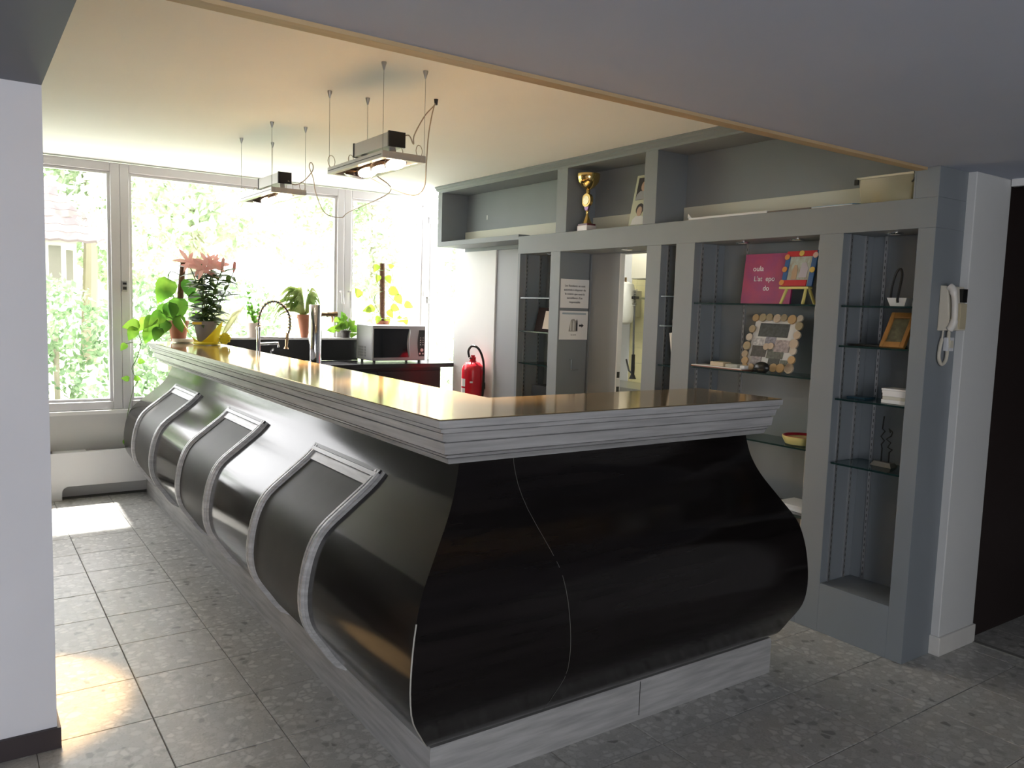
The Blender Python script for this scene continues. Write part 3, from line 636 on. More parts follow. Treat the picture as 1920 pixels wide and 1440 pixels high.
p1 = pendant(y0, 'larger looking hanging spotlight bar, nearer of the two over the bar', (1, 1, 1, 0),
        [[(1.745, y0+.075, 2.44), (1.80, y0+.1, 2.46), (1.83, y0+.11, 2.425), (1.86, y0+.16, 2.48), (2.0, y0+.32, 2.62), (2.11, y0+.42, 2.71), (2.125, y0+.43, 2.744)],
         [(2.11, y0+.42, 2.71), (2.03, y0+.30, 2.62), (1.97, y0+.22, 2.50), (1.94, y0+.18, 2.36), (1.93, y0+.18, 2.24), (1.89, y0+.22, 2.20), (1.80, y0+.3, 2.235), (1.72, y0+.4, 2.30), (1.70, y0+.45, 2.335)]])
MB().lathe([(.008, ZC-.03), (.012, ZC)], (2.125, y0+.43, 0), 8).build('cord_outlet', m_dark, p1)
y0 = 5.0
p2 = pendant(y0, 'smaller looking hanging spotlight bar, nearer the garden window', (1, 1, 1, 0),
        [[(1.745, y0+.07, 2.41), (1.80, y0+.1, 2.395), (1.87, y0+.14, 2.43), (1.94, y0+.18, 2.50), (1.95, y0+.18, 2.54), (1.93, y0+.17, 2.56), (1.92, y0+.17, 2.53), (1.96, y0+.2, 2.46), (2.0, y0+.26, 2.38), (2.12, y0+.4, 2.27), (2.28, y0+.5, 2.26), (2.32, y0+.45, 2.30), (2.15, 4.45, 2.32), (1.86, 4.0, 2.33), (1.80, 3.95, 2.335)]])
# spotlight hidden behind the left partition that warms the aisle floor
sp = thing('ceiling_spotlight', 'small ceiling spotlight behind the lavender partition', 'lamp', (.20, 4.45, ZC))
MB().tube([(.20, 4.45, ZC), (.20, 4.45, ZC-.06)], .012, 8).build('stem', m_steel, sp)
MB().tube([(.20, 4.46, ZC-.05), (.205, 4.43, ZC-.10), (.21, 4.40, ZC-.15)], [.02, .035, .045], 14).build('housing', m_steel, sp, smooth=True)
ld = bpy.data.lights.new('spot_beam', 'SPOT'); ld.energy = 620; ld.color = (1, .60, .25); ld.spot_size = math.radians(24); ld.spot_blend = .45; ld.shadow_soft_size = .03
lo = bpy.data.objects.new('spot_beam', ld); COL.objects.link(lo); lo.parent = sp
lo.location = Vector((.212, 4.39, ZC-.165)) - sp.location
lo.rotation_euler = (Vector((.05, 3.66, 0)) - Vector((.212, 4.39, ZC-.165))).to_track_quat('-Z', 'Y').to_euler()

# ================================================================== THINGS ON THE SHELVES
RZ = -PI/2      # local x -> photo right (-y), local y -> into the shelf (+x)
# trophy
tr = thing('trophy', 'gold cup trophy with round medallion on a white marble base', 'trophy', (3.79, 4.575, 2.223))
tx, ty = 3.79, 4.575; m_gold = mat('polished_gold', (0.78, 0.56, 0.22), 0.12, metal=1.0)
box(tx-.045, tx+.045, ty-.055, ty+.055, 2.223, 2.265).build('marble_base', mat('pinkish_marble', (0.72, 0.66, 0.64), 0.3), tr, bevel=.003)
box(tx-.04, tx+.04, ty-.05, ty+.05, 2.265, 2.278).build('red_plate', mat('dark_red_base', (0.10, 0.01, 0.02), 0.3), tr)
MB().lathe([(.042, 2.278), (.036, 2.285), (.022, 2.31), (.010, 2.345), (.009, 2.365), (.013, 2.372), (.010, 2.38)], (tx, ty, 0), 18).build('stem', m_gold, tr, smooth=True)
MB().prism([(ty-.012, 2.375), (ty+.012, 2.375), (ty+.032, 2.42), (ty-.032, 2.42)], tx-.012, tx+.006, 'x').build('wing', mat('purple_tinted_gold', (0.30, 0.20, 0.35), 0.15, metal=1.0), tr)
md = MB().tube([(tx-.016, ty, 2.448), (tx+.010, ty, 2.448)], .048, 24).build('medallion', m_gold, tr, smooth=True)
MB().tube([(tx-.019, ty, 2.448), (tx-.015, ty, 2.448)], .032, 20).build('medallion_disc', mat('pale_gold_disc', (0.80, 0.72, 0.50), 0.25, metal=0.8), md)
MB().lathe([(.010, 2.495), (.016, 2.50), (.016, 2.515), (.012, 2.522), (.045, 2.54), (.075, 2.575), (.083, 2.61), (.083, 2.635), (.079, 2.633), (.07, 2.58), (.02, 2.54)], (tx, ty, 0), 24).build('cup', m_gold, tr, smooth=True)
# photo stand with two portraits
m_cream = mat('cream_card', (0.56, 0.58, 0.44), 0.6); m_skin = mat('skin_print', (0.52, 0.36, 0.28), 0.6); m_hair = mat('dark_print', (0.035, 0.028, 0.028), 0.6); m_cloth = mat('grey_cloth_print', (0.34, 0.35, 0.38), 0.6)
ph = thing('photo_stand', 'tall cream photo stand with two portrait photographs beside the trophy', 'photo frame', (3.815, 4.04, 2.223), (-.2, 0, RZ))
box(-.125, .125, 0, .008, 0, .37).build('card', m_cream, ph, local=True)
def portrait(z0, shirt):
    cx = -.035
    p = box(-.10, .10, -.003, 0, z0, z0+.155).build('photo', m_hair if shirt else m_cream, ph, local=True)
    MB().prism([(cx-.065, z0), (cx+.085, z0), (cx+.06, z0+.04), (cx+.03, z0+.06), (cx-.03, z0+.06), (cx-.055, z0+.04)], -.0042, -.003, 'y').build('printed_clothes', m_cloth if shirt else m_paper, p, local=True)
    MB().prism([(cx+.038*math.cos(a), z0+.108+.040*math.sin(a)) for a in [2*PI*k/14 for k in range(14)]], -.005, -.0042, 'y').build('printed_hair', m_hair, p, local=True)
    MB().prism([(cx+.025*math.cos(a), z0+.092+.034*math.sin(a)) for a in [2*PI*k/14 for k in range(14)]], -.006, -.005, 'y').build('printed_face', m_skin, p, local=True)
portrait(.195, True); portrait(.02, False)
# crumpled patterned cloth bundle at foot of the stand
# long flat boards lying on the upper niche
tag(box(3.715, 3.86, 2.93, 3.51, 2.223, 2.236).build('white_board', m_paper), 'long flat white board lying in the upper right niche', 'board')
bf = MB().add([(3.71, 3.515, 2.2365), (3.73, 3.50, 2.2365), (3.72, 3.49, 2.236), (3.712, 3.512, 2.262)], [(0, 1, 2), (0, 1, 3), (1, 2, 3), (0, 2, 3)]).build('paper_fold', m_paper); tag(bf, 'folded white paper corner on the end of the long white board', 'paper')
tag(MB().prism([(3.72, 2.66), (3.72, 2.93), (3.80, 2.93), (3.84, 2.62)], 2.2235, 2.232).build('brown_folder', mat('brown_card', (0.16, 0.13, 0.11), 0.6)), 'flat dark brown folder between the white board and the magazine', 'folder')
mg = thing('magazine', 'thin blue and white magazine lying beside the plastic tub', 'magazine', (3.76, 2.52, 2.2235))
box(3.715, 3.83, 2.41, 2.645, 2.2235, 2.228).build('pages', m_paper, mg); MB().add([(3.715, 2.41, 2.228), (3.83, 2.41, 2.232), (3.83, 2.645, 2.23), (3.715, 2.645, 2.228), (3.715, 2.41, 2.231), (3.83, 2.41, 2.240), (3.83, 2.645, 2.236), (3.715, 2.645, 2.231)], [(0, 1, 2, 3), (4, 5, 6, 7), (0, 1, 5, 4), (1, 2, 6, 5), (2, 3, 7, 6), (3, 0, 4, 7)]).build('cover', mat('blue_print', (0.20, 0.38, 0.55), 0.4), mg)
# plastic tub
tb = thing('plastic_tub', 'translucent plastic tub on the upper niche near the white pier', 'tub', (3.80, 2.245, 2.223))
m_tub = thin_glass('milky_plastic', (0.95, 0.93, 0.82), 1.4, 0.15, milky=(0.55, (0.62, 0.60, 0.47)))
def taper(x0, x1, y0, y1, z0, z1, d):
    return [(x0+d, y0+d, z0), (x1-d, y0+d, z0), (x1-d, y1-d, z0), (x0+d, y1-d, z0), (x0, y0, z1), (x1, y0, z1), (x1, y1, z1), (x0, y1, z1)]
MB().add(taper(3.72, 3.90, 2.105, 2.385, 2.2235, 2.345, .012), [(0, 3, 2, 1), (0, 1, 5, 4), (1, 2, 6, 5), (2, 3, 7, 6), (3, 0, 4, 7)]).build('body', m_tub, tb)
rim = MB()
rim.box(3.712, 3.722, 2.097, 2.393, 2.343, 2.352); rim.box(3.898, 3.908, 2.097, 2.393, 2.343, 2.352); rim.box(3.722, 3.898, 2.097, 2.107, 2.343, 2.352); rim.box(3.722, 3.898, 2.383, 2.393, 2.343, 2.352)
rim.build('rim', mat('cream_plastic', (0.52, 0.50, 0.40), 0.4), tb)
box(3.712, 3.72, 2.385, 2.405, 2.318, 2.345).build('handle_clip', m_dark, tb); MB().tube(smooth_pts([(3.715, 2.10, 2.35), (3.712, 2.092, 2.33), (3.715, 2.103, 2.31), (3.716, 2.11, 2.305)]), .004, 6).build('handle_clip', m_dark, tb)
tag(box(3.78, 3.86, 2.15, 2.22, 2.2245, 2.27).build('white_carton', m_paper), 'small white box inside the plastic tub', 'box')
tag(MB().lathe([(.018, 2.2245), (.022, 2.24), (.012, 2.262), (.016, 2.275)], (3.77, 2.31, 0), 10).build('brass_ornament', m_gold, smooth=True), 'small brass ornament inside the plastic tub', 'ornament')

# pink board with handwriting
pk = thing('pink_canvas', 'pink painted square board with white handwriting on the top glass shelf', 'board', (3.855, 3.02, 1.723), (-.10, 0, RZ))
box(-.172, .172, 0, .012, 0, .292).build('board', mat('magenta_paint', (0.40, 0.035, 0.12), 0.5, var=0.3, vscale=(14, 14, 14), dark=(0.30, 0.03, 0.15)), pk, local=True)
m_wh = mat('white_marker', (0.85, 0.80, 0.82), 0.5)
text_obj('lettering', 'oula', .045, m_wh, pk, (-.07, -.001, .205), (PI/2, 0, 0), th=.001); text_obj('lettering', "L'at  epo", .042, m_wh, pk, (-.02, -.001, .145), (PI/2, 0, 0), th=.001); text_obj('lettering', 'do', .042, m_wh, pk, (.0, -.001, .09), (PI/2, 0, 0), th=.001)
# child's picture on a little yellow easel
ea = thing('mini_easel', 'small yellow wooden easel stand in front of the pink board', 'easel', (3.78, 2.755, 1.723), (0, 0, RZ))
m_yel = mat('yellow_stick', (0.62, 0.54, 0.17), 0.5)
box(-.098, .088, -.02, .02, .082, .095).build('ledge', m_yel, ea, local=True, bevel=.002)
for x0, x1, ybk in ((-.06, -.088, -.01), (.062, .055, -.01), (.07, .095, .04)): MB().tube([(x0, 0 if ybk < 0 else .02, .082), (x1, ybk, .0)], .0085, 8).build('leg', m_yel, ea, local=True, smooth=True)
MB().tube([(0, .03, .10), (0, .075, .24)], .008, 8).build('back_support', m_yel, ea, local=True, smooth=True)
ar = thing('framed_drawing', 'small drawing in a red and blue decorated frame standing on the easel', 'picture', (3.78, 2.755, 1.820), (-.22, 0, RZ))
box(-.075, .075, 0, .006, .0, .20).build('backing', mat('pale_drawing_paper', (0.42, 0.52, 0.50), 0.6, var=0.5, vscale=(40, 40, 25), dark=(0.30, 0.26, 0.18)), ar, local=True)
box(-.096, .092, -.006, .004, .168, .198).build('frame_bar', mat('red_paint', (0.45, 0.01, 0.02), 0.5), ar, local=True); box(-.096, .06, -.006, .004, 0, .034).build('frame_bar', MATS['red_paint'], ar, local=True)
box(-.10, -.072, -.004, .006, .02, .18).build('frame_bar', mat('blue_paint', (0.02, 0.10, 0.28), 0.5), ar, local=True); box(.068, .098, -.004, .006, .0, .20).build('frame_bar', MATS['blue_paint'], ar, local=True)
for (x, z, c) in ((0, .184, 'yellow_dot'), (.088, .172, 'pink_dot'), (-.09, .165, 'orange_dot'), (-.092, .095, 'orange_dot'), (.085, .09, 'yellow_dot'), (-.095, .02, 'orange_dot')):
    col = {'yellow_dot': (.60, .42, .08), 'pink_dot': (.62, .45, .42), 'orange_dot': (.55, .22, .05)}[c]
    MB().tube([(x, -.009, z), (x, -.005, z)], .016, 12).build('disc', mat(c, col, 0.5), ar, local=True)
MB().prism([(-.045, .04), (-.01, .04), (-.012, .09), (-.02, .12), (-.036, .12), (-.046, .085)], -.0015, 0, 'y').build('drawn_figure', mat('ochre_crayon', (0.40, 0.28, 0.18), 0.7), ar, local=True)
MB().prism([(.0, .05), (.05, .05), (.055, .10), (.035, .135), (.01, .13)], -.0015, 0, 'y').build('drawn_figure', mat('lilac_crayon', (0.42, 0.40, 0.46), 0.7), ar, local=True)
# frame made of pebbles with a photo collage
sf = thing('pebble_frame', 'photo collage in a frame of wooden discs leaning on the second glass shelf', 'photo frame', (3.79, 2.93, 1.336), (-.27, 0, RZ))
box(-.15, .15, 0, .012, .02, .31).build('backing', mat('white_card', (0.60, 0.60, 0.58), 0.6), sf, local=True)
for (a, b, c, d, cl) in ((-.11, .09, .205, .285, (.06, .07, .07)), (-.135, -.05, .155, .195, (.62, .6, .6)), (-.05, .02, .16, .205, (.30, .30, .36)), (.02, .12, .12, .19, (.50, .42, .42)), (-.13, -.03, .085, .15, (.07, .065, .06)), (-.02, .09, .08, .13, (.14, .15, .12)), (.0, .075, .035, .08, (.06, .065, .055)), (.08, .13, .03, .075, (.16, .18, .14)), (-.12, -.05, .04, .085, (.40, .36, .38))):
    box(a, b, -.003, 0, c, d).build('photo', mat('collage_%d' % int(1000*(a+.2)), cl, 0.5, var=0.6, vscale=(60, 60, 60)), sf, local=True)
rnd = random.Random(3); k = 0
woodc = [(.40, .30, .19), (.48, .38, .28), (.52, .46, .38), (.34, .27, .16), (.46, .30, .14)]
ring = [(-.15+i*.05, .315) for i in range(7)] + [(.155, .27-i*.048) for i in range(6)] + [(.15-i*.05, .008+.01) for i in range(7)] + [(-.16, .05+i*.048) for i in range(5)]
for (x, z) in ring:
    r = rnd.uniform(.019, .030); x += rnd.uniform(-.006, .006); z += rnd.uniform(-.005, .005); ci = rnd.randrange(5)
    MB().tube([(x, -.014, max(z, r)), (x, -.004, max(z, r))], r, 12).build('disc', mat('wood_disc_%d' % ci, woodc[ci], 0.6), sf, local=True)
for (x, z) in ((-.03, .145), (.0, .15)): MB().tube([(x, -.012, z), (x, -.003, z)], .020, 12).build('disc', MATS['wood_disc_1'], sf, local=True)
# things lying on that shelf
bk = thing('thin_booklet', 'thin white booklet lying on the second glass shelf', 'booklet', (3.77, 3.22, 1.3345))
box(3.715, 3.84, 3.04, 3.43, 1.3345, 1.341).build('cover', mat('red_brown_cover', (0.30, 0.12, 0.08), 0.5), bk); box(3.712, 3.835, 3.042, 3.425, 1.3412, 1.346).build('pages', m_paper, bk)
tag(box(3.73, 3.80, 3.19, 3.29, 1.3465, 1.372).build('cream_box', mat('cream_carton', (0.60, 0.50, 0.36), 0.6), bevel=.002), 'small cream box lying on the thin booklet', 'box')
tag(box(3.735, 3.79, 3.09, 3.18, 1.3465, 1.366).build('grey_box', mat('grey_carton', (0.42, 0.42, 0.36), 0.6), bevel=.002), 'small greyish box beside the cream box on the booklet', 'box')
tag(box(3.745, 3.80, 3.045, 3.08, 1.3465, 1.362).build('white_box', m_paper, bevel=.002), 'tiny white box at the end of the booklet', 'box')
bb = thing('black_ornament', 'round black ornament in front of the collage frame', 'ornament', (3.735, 2.92, 1.335))
MB().ellipsoid((3.74, 2.92, 1.362), (.026, .052, .034)).build('body', m_dark, bb, smooth=True); MB().ellipsoid((3.735, 2.945, 1.347), (.022, .026, .012), 8, 6).build('foot', m_dark, bb, smooth=True)
# bowl and papers on lower shelves
bl = thing('yellow_bowl', 'shallow yellow bowl with red inside on the lower glass shelf', 'bowl', (3.83, 2.69, .952))
MB().lathe([(.05, .952), (.09, .957), (.105, .985), (.108, 1.0), (.103, 1.001), (.10, .99)], (3.83, 2.69, 0), 24).build('shell', mat('pale_yellow_glaze', (0.60, 0.52, 0.20), 0.4), bl, smooth=True)
MB().lathe([(.02, .962), (.085, .966), (.10, .99), (.1035, 1.002), (.1005, 1.003), (.08, .972)], (3.83, 2.69, 0), 24).build('lining', mat('red_glaze', (0.38, 0.01, 0.03), 0.4), bl, smooth=True)
pp = thing('newspaper', 'folded white newspaper on the lowest shelf near the black bar', 'newspaper', (3.83, 2.69, .589))
MB().prism([(3.75, 2.60), (3.93, 2.60), (3.93, 2.78), (3.77, 2.80)], .589, .600).build('lower_fold', m_paper, pp); MB().add(taper(3.755, 3.925, 2.605, 2.785, .6005, .622, .004), [(0, 3, 2, 1), (4, 5, 6, 7), (0, 1, 5, 4), (1, 2, 6, 5), (2, 3, 7, 6), (3, 0, 4, 7)]).build('upper_fold', m_paper, pp)
# right niche
bg2 = thing('rope_handle_pot', 'white boat-shaped pot with a tall black rope handle', 'pot', (3.80, 2.175, 1.721))
MB().add([(3.785, 2.14, 1.721), (3.835, 2.14, 1.721), (3.835, 2.212, 1.721), (3.785, 2.212, 1.721), (3.775, 2.125, 1.762), (3.845, 2.125, 1.762), (3.845, 2.226, 1.762), (3.775, 2.226, 1.762)], [(0, 3, 2, 1), (4, 5, 6, 7), (0, 1, 5, 4), (1, 2, 6, 5), (2, 3, 7, 6), (3, 0, 4, 7)]).build('pot', mat('white_glaze', (0.72, 0.72, 0.71), 0.4), bg2)
MB().tube(smooth_pts([(3.79, 2.215, 1.76), (3.80, 2.217, 1.82), (3.80, 2.20, 1.885), (3.80, 2.18, 1.902), (3.79, 2.165, 1.87), (3.775, 2.165, 1.80), (3.771, 2.168, 1.757), (3.770, 2.165, 1.738)]), .006, 8).build('rope_handle', m_dark, bg2, smooth=True)
wf = thing('leaning_picture', 'orange-brown wooden picture frame leaning on the glass shelf below the rope pot', 'picture frame', (3.745, 2.165, 1.518), (-.52, 0, RZ))
m_owood = mat('orange_wood', (0.40, 0.19, 0.05), 0.4, var=0.3, vscale=(20, 20, 8))
for (a, b, c, d) in ((-.062, -.042, 0, .195), (.042, .062, 0, .195), (-.042, .042, 0, .03), (-.042, .042, .165, .195)): box(a, b, -.01, .012, c, d).build('frame_bar', m_owood, wf, local=True, bevel=.002)
box(-.042, .042, 0, .006, .03, .165).build('picture', mat('dark_olive_picture', (0.16, 0.15, 0.09), 0.4, var=0.5, vscale=(40, 40, 40)), wf, local=True)
tag(box(3.78, 3.95, 2.20, 2.42, 1.518, 1.526).build('black_tray', m_dark), 'flat black tray lying behind the wooden frame', 'tray')
cb = [(.0, .018, 0), (.0185, .034, 0), (.0345, .05, .003), (.0505, .063, -.004), (.0635, .072, .005)]
for k, (a, b, dx) in enumerate(cb):
    lab = ['lowest book of the small stack on the right glass shelf', 'second book from the bottom of the small stack', 'middle book of the small white stack', 'second book from the top of the small stack', 'topmost thin white book of the small stack'][k]
    bb2 = thing('small_book', lab, 'book', (3.80, 2.14, 1.245+a), group='books stacked on the right glass shelf')
    box(3.75+dx, 3.86+dx, 2.075, 2.195+dx, 1.245+a, 1.245+b).build('pages', m_paper if k != 1 else mat('cream_pages', (0.60, 0.58, 0.50), 0.6), bb2)
    box(3.752+dx, 3.858+dx, 2.195+dx, 2.202+dx, 1.245+a, 1.245+b).build('spine', m_dark if k in (1, 2) else m_paper, bb2)
tag(box(3.80, 3.90, 2.32, 2.42, 1.245, 1.252).build('blue_booklet', mat('dark_blue_cover', (0.02, 0.07, 0.11), 0.4)), 'dark blue booklet lying flat left of the book stack', 'booklet')
sc = thing('wire_sculpture', 'thin black wire figure on a grey stone in the right niche', 'sculpture', (3.87, 2.22, .912))
MB().add([(3.82, 2.165, .912), (3.90, 2.175, .912), (3.905, 2.28, .912), (3.83, 2.285, .912), (3.835, 2.18, .934), (3.89, 2.185, .930), (3.893, 2.265, .932), (3.84, 2.27, .936)], [(0, 3, 2, 1), (4, 5, 6, 7), (0, 1, 5, 4), (1, 2, 6, 5), (2, 3, 7, 6), (3, 0, 4, 7)]).build('stone_base', mat('grey_stone', (0.16, 0.155, 0.14), 0.7), sc)
wr_ = [[(3.865, 2.245, .932), (3.865, 2.245, 1.0), (3.865, 2.25, 1.02), (3.865, 2.235, 1.04), (3.865, 2.255, 1.06), (3.865, 2.235, 1.09), (3.865, 2.25, 1.10), (3.865, 2.245, 1.165)],
       [(3.865, 2.205, .932), (3.865, 2.205, .985), (3.865, 2.19, 1.0), (3.865, 2.215, 1.01), (3.865, 2.20, 1.035), (3.865, 2.225, 1.05), (3.865, 2.20, 1.07), (3.865, 2.195, 1.09), (3.865, 2.215, 1.105), (3.865, 2.205, 1.085)]]
for w in wr_: MB().tube(w, .0035, 6).build('wire', m_dark, sc)
# niche A and B things
bkA = thing('dark_book', 'dark book standing with a cream page facing out on a far glass shelf', 'book', (3.79, 5.09, 1.477), (-.22, 0, RZ))
box(-.09, .10, 0, .03, 0.0, .19).build('cover', mat('dark_brown_cover', (0.03, 0.02, 0.02), 0.85, spec=.1), bkA, local=True); box(.012, .09, -.002, 0, .02, .165).build('cream_page', mat('cream_page', (0.60, 0.50, 0.40), 0.6), bkA, local=True)
tag(box(3.76, 3.92, 4.882, 5.15, .80, 1.05).build('black_box', m_dark), 'black box low in the far narrow niche', 'box')
tag(box(3.72, 3.96, 4.8775, 5.27, .785, .799).build('wooden_shelf_board', m_unit), 'grey shelf board under the black box', 'shelf')
tag(MB().ellipsoid((3.78, 3.63, 1.601), (.03, .034, .025)).build('dark_ornament', m_dark, smooth=True), 'small dark round ornament in the narrow middle niche', 'ornament')
tag(MB().prism([(3.592, 1.324), (3.614, 1.324), (3.652, 1.525), (3.60, 1.535)], 3.742, 3.748, 'x').build('white_leaflet', m_paper), 'white leaflet standing in the narrow middle niche', 'leaflet')

# ================================================================== TELEPHONE
te = thing('wall_telephone', 'beige wall telephone with coiled loop cord beside the white pier', 'telephone', (3.845, 1.97, 1.61))
m_tel = mat('beige_plastic', (0.60, 0.56, 0.47), 0.35); m_tel2 = mat('yellowed_plastic', (0.50, 0.44, 0.30), 0.4)
MB().add([(3.778, 1.9695, 1.61), (3.918, 1.9695, 1.61), (3.918, 1.9695, 1.822), (3.778, 1.9695, 1.822), (3.782, 1.915, 1.615), (3.914, 1.905, 1.615), (3.914, 1.925, 1.818), (3.782, 1.935, 1.818)], [(0, 1, 2, 3), (4, 5, 6, 7), (0, 1, 5, 4), (1, 2, 6, 5), (2, 3, 7, 6), (3, 0, 4, 7)]).build('body', m_tel, te, bevel=.004)
box(3.852, 3.91, 1.904, 1.93, 1.62, 1.74).build('front_plate', m_tel2, te, bevel=.002); box(3.872, 3.912, 1.908, 1.94, 1.745, 1.808).build('display', m_dark, te)
MB().tube(smooth_pts([(3.792, 1.935, 1.816), (3.792, 1.917, 1.80), (3.793, 1.905, 1.75), (3.793, 1.901, 1.70), (3.792, 1.902, 1.65), (3.792, 1.92, 1.616)]), [.012]+[.018]*8+[.014]*14+[.018]*7+[.014], 10).build('handset', mat('pale_plastic', (0.66, 0.64, 0.60), 0.25), te, smooth=True)
MB().tube(smooth_pts([(3.80, 1.95, 1.612), (3.803, 1.955, 1.57), (3.79, 1.955, 1.53), (3.79, 1.955, 1.48), (3.82, 1.955, 1.452), (3.855, 1.955, 1.475), (3.86, 1.955, 1.53), (3.852, 1.95, 1.612)]), [.004]*6+[.008]*36+[.004], 8).build('cord', m_tel, te, smooth=True)
ws = thing('wall_socket', 'small white wall socket behind the telephone cord loop', 'socket', (3.88, 1.97, 1.52))
box(3.845, 3.905, 1.948, 1.9695, 1.515, 1.58).build('housing', mat('white_plastic', (0.66, 0.67, 0.70), 0.4), ws, bevel=.003); box(3.862, 3.888, 1.942, 1.948, 1.53, 1.565).build('plug', m_tel, ws)

# ================================================================== PLANTS
g_pothos = leafmat('pothos_leaf', (0.10, 0.26, 0.025), (0.24, 0.42, 0.05), .5)
g_pothosd = leafmat('pothos_leaf_dark', (0.05, 0.16, 0.02), (0.11, 0.26, 0.03), .4)
g_lily = leafmat('lily_foliage', (0.035, 0.075, 0.02), (0.10, 0.16, 0.03), .3)
g_spider = leafmat('spider_plant_leaf', (0.17, 0.27, 0.06), (0.38, 0.45, 0.16), .15)
g_petal = leafmat('pink_petal', (0.66, 0.30, 0.27), (0.76, 0.46, 0.40), .2)
m_stem = mat('green_stem', (0.10, 0.17, 0.05), 0.6); m_moss = mat('brown_moss_pole', (0.13, 0.06, 0.03), 0.9, var=0.5, vscale=(60, 60, 60), bump=0.8)
m_terra = mat('terracotta', (0.30, 0.11, 0.06), 0.7); m_soil = mat('dark_soil', (0.03, 0.02, 0.015), 0.9)
def leaf_mesh(name, outline, m, fold=.12, droop=.15):
    n = len(outline); vs = [(0, y, -droop*y*y) for x, y in outline]; L_ = [(-x, y, fold*x - droop*y*y) for x, y in outline]; R_ = [(x, y, fold*x - droop*y*y) for x, y in outline]
    mb = MB(); mb.add(vs + L_ + R_, [(k, k+1, n+k+1, n+k) for k in range(n-1)] + [(k, 2*n+k, 2*n+k+1, k+1) for k in range(n-1)])
    me = bpy.data.meshes.new(name); me.from_pydata([tuple(v) for v in mb.v], [], mb.f); me.materials.append(m)
    for p in me.polygons: p.use_smooth = True
    return me
HEART = [(.0, 0), (.22, -.04), (.38, .12), (.40, .32), (.30, .58), (.14, .82), (.0, 1.0)]
LANCE = [(.03, 0), (.11, .2), (.14, .45), (.09, .75), (.0, 1.0)]
STRAP = [(.02, 0), (.028, .25), (.03, .5), (.022, .8), (.0, 1.0)]
lm_h = leaf_mesh('leaf', HEART, g_pothos); lm_hd = leaf_mesh('leaf', HEART, g_pothosd); lm_l = leaf_mesh('leaf', LANCE, g_lily, .2, .35); lm_p = leaf_mesh('petal', [(.02, 0), (.12, .3), (.14, .55), (.07, .85), (0, 1)], g_petal, .2, .5)
def leaf(me, parent, pos, d, nrm, s, name='leaf'):
    d = Vector(d).normalized(); nrm = Vector(nrm); nrm = (nrm - d*nrm.dot(d)).normalized(); x = d.cross(nrm)
    o = bpy.data.objects.new(name, me); COL.objects.link(o); o.parent = parent
    M = Matrix(((x.x, d.x, nrm.x), (x.y, d.y, nrm.y), (x.z, d.z, nrm.z)))
    o.matrix_local = Matrix.Translation(Vector(pos) - wloc(parent)) @ M.to_4x4() @ Matrix.Scale(s, 4)
    return o
def pot(parent, c, r0, r1, h, m, rimw=.006):
    p = MB().lathe([(r0, 0), (r1, h*.82), (r1+rimw, h*.82), (r1+rimw, h), (r1-.006, h), (r1-.012, h*.9), (.001, h*.9)], c, 20).build('pot', m, parent, smooth=True)
    MB().lathe([(.001, h*.9), (r1-.012, h*.92)], c, 16).build('soil', m_soil, p)
    return p
VIEW = Vector((-.3, -1, .15))
# pothos at the bar end
pa = thing('potted_pothos', 'trailing pothos on a brown moss pole at the far end of the bar top', 'plant', (1.50, 7.03, 1.282))
px_, py_ = 1.50, 7.03
MB().lathe([(.055, 1.282), (.085, 1.29), (.088, 1.315), (.082, 1.315)], (px_+.03, py_-.03, 0), 20).build('saucer', mat('white_saucer', (0.72, 0.68, 0.64), 0.4), pa, smooth=True)
pot(pa, (px_, py_, 1.293), .055, .078, .17, m_terra)
MB().tube([(px_+.01, py_, 1.42), (px_+.02, py_, 1.70), (px_+.045, py_, 1.965)], [.024, .025, .023], 10).build('moss_pole', m_moss, pa, smooth=True)
rnd = random.Random(11)
for (x, z, s, dx, dz, mm) in ((1.42, 1.79, .20, -.45, -1, 0), (1.50, 1.64, .19, -.15, -1, 1), (1.45, 1.60, .16, -.3, -1, 1), (1.56, 1.80, .15, .1, -1, 1), (1.42, 1.57, .13, -.6, -.5, 1), (1.36, 1.52, .14, -.7, -.6, 0), (1.30, 1.49, .12, -.6, -.6, 0),
        (1.40, 1.46, .13, -.4, -.8, 1), (1.33, 1.44, .12, -.8, -.5, 0), (1.27, 1.47, .12, -.5, -.7, 0), (1.34, 1.40, .11, -.4, -.9, 1), (1.28, 1.39, .12, -.3, -.9, 0), (1.20, 1.43, .12, -.9, -.2, 0), (1.17, 1.40, .11, -.4, -.9, 0),
        (1.60, 1.52, .10, .5, -.6, 0), (1.62, 1.48, .09, .3, -.8, 0), (1.48, 1.50, .13, .1, -.9, 1), (1.44, 1.70, .10, -.6, .2, 1), (1.58, 1.68, .12, .6, -.5, 1)):
    leaf(lm_hd if mm else lm_h, pa, (x, py_-.05+rnd.uniform(-.06, .06), z), (dx, rnd.uniform(-.3, .1), dz), VIEW + Vector((rnd.uniform(-.4, .4), 0, rnd.uniform(-.3, .3))), s*1.05)
vine = smooth_pts([(1.47, 7.0, 1.47), (1.36, 6.98, 1.50), (1.27, 7.0, 1.47), (1.22, 7.15, 1.37), (1.25, 7.24, 1.27), (1.22, 7.25, 1.14), (1.18, 7.25, 1.05), (1.22, 7.25, .95), (1.19, 7.24, .9)], 5)
MB().tube(vine, .0035, 5).build('vine', m_stem, pa, smooth=True)
MB().tube(smooth_pts([(1.25, 7.24, 1.28), (1.18, 7.23, 1.27), (1.13, 7.22, 1.26)]), .003, 5).build('vine', m_stem, pa, smooth=True)
MB().tube(smooth_pts([(1.19, 7.24, .9), (1.14, 7.21, .7), (1.11, 7.206, .5), (1.12, 7.206, .46)]), .003, 5).build('vine', m_stem, pa, smooth=True)
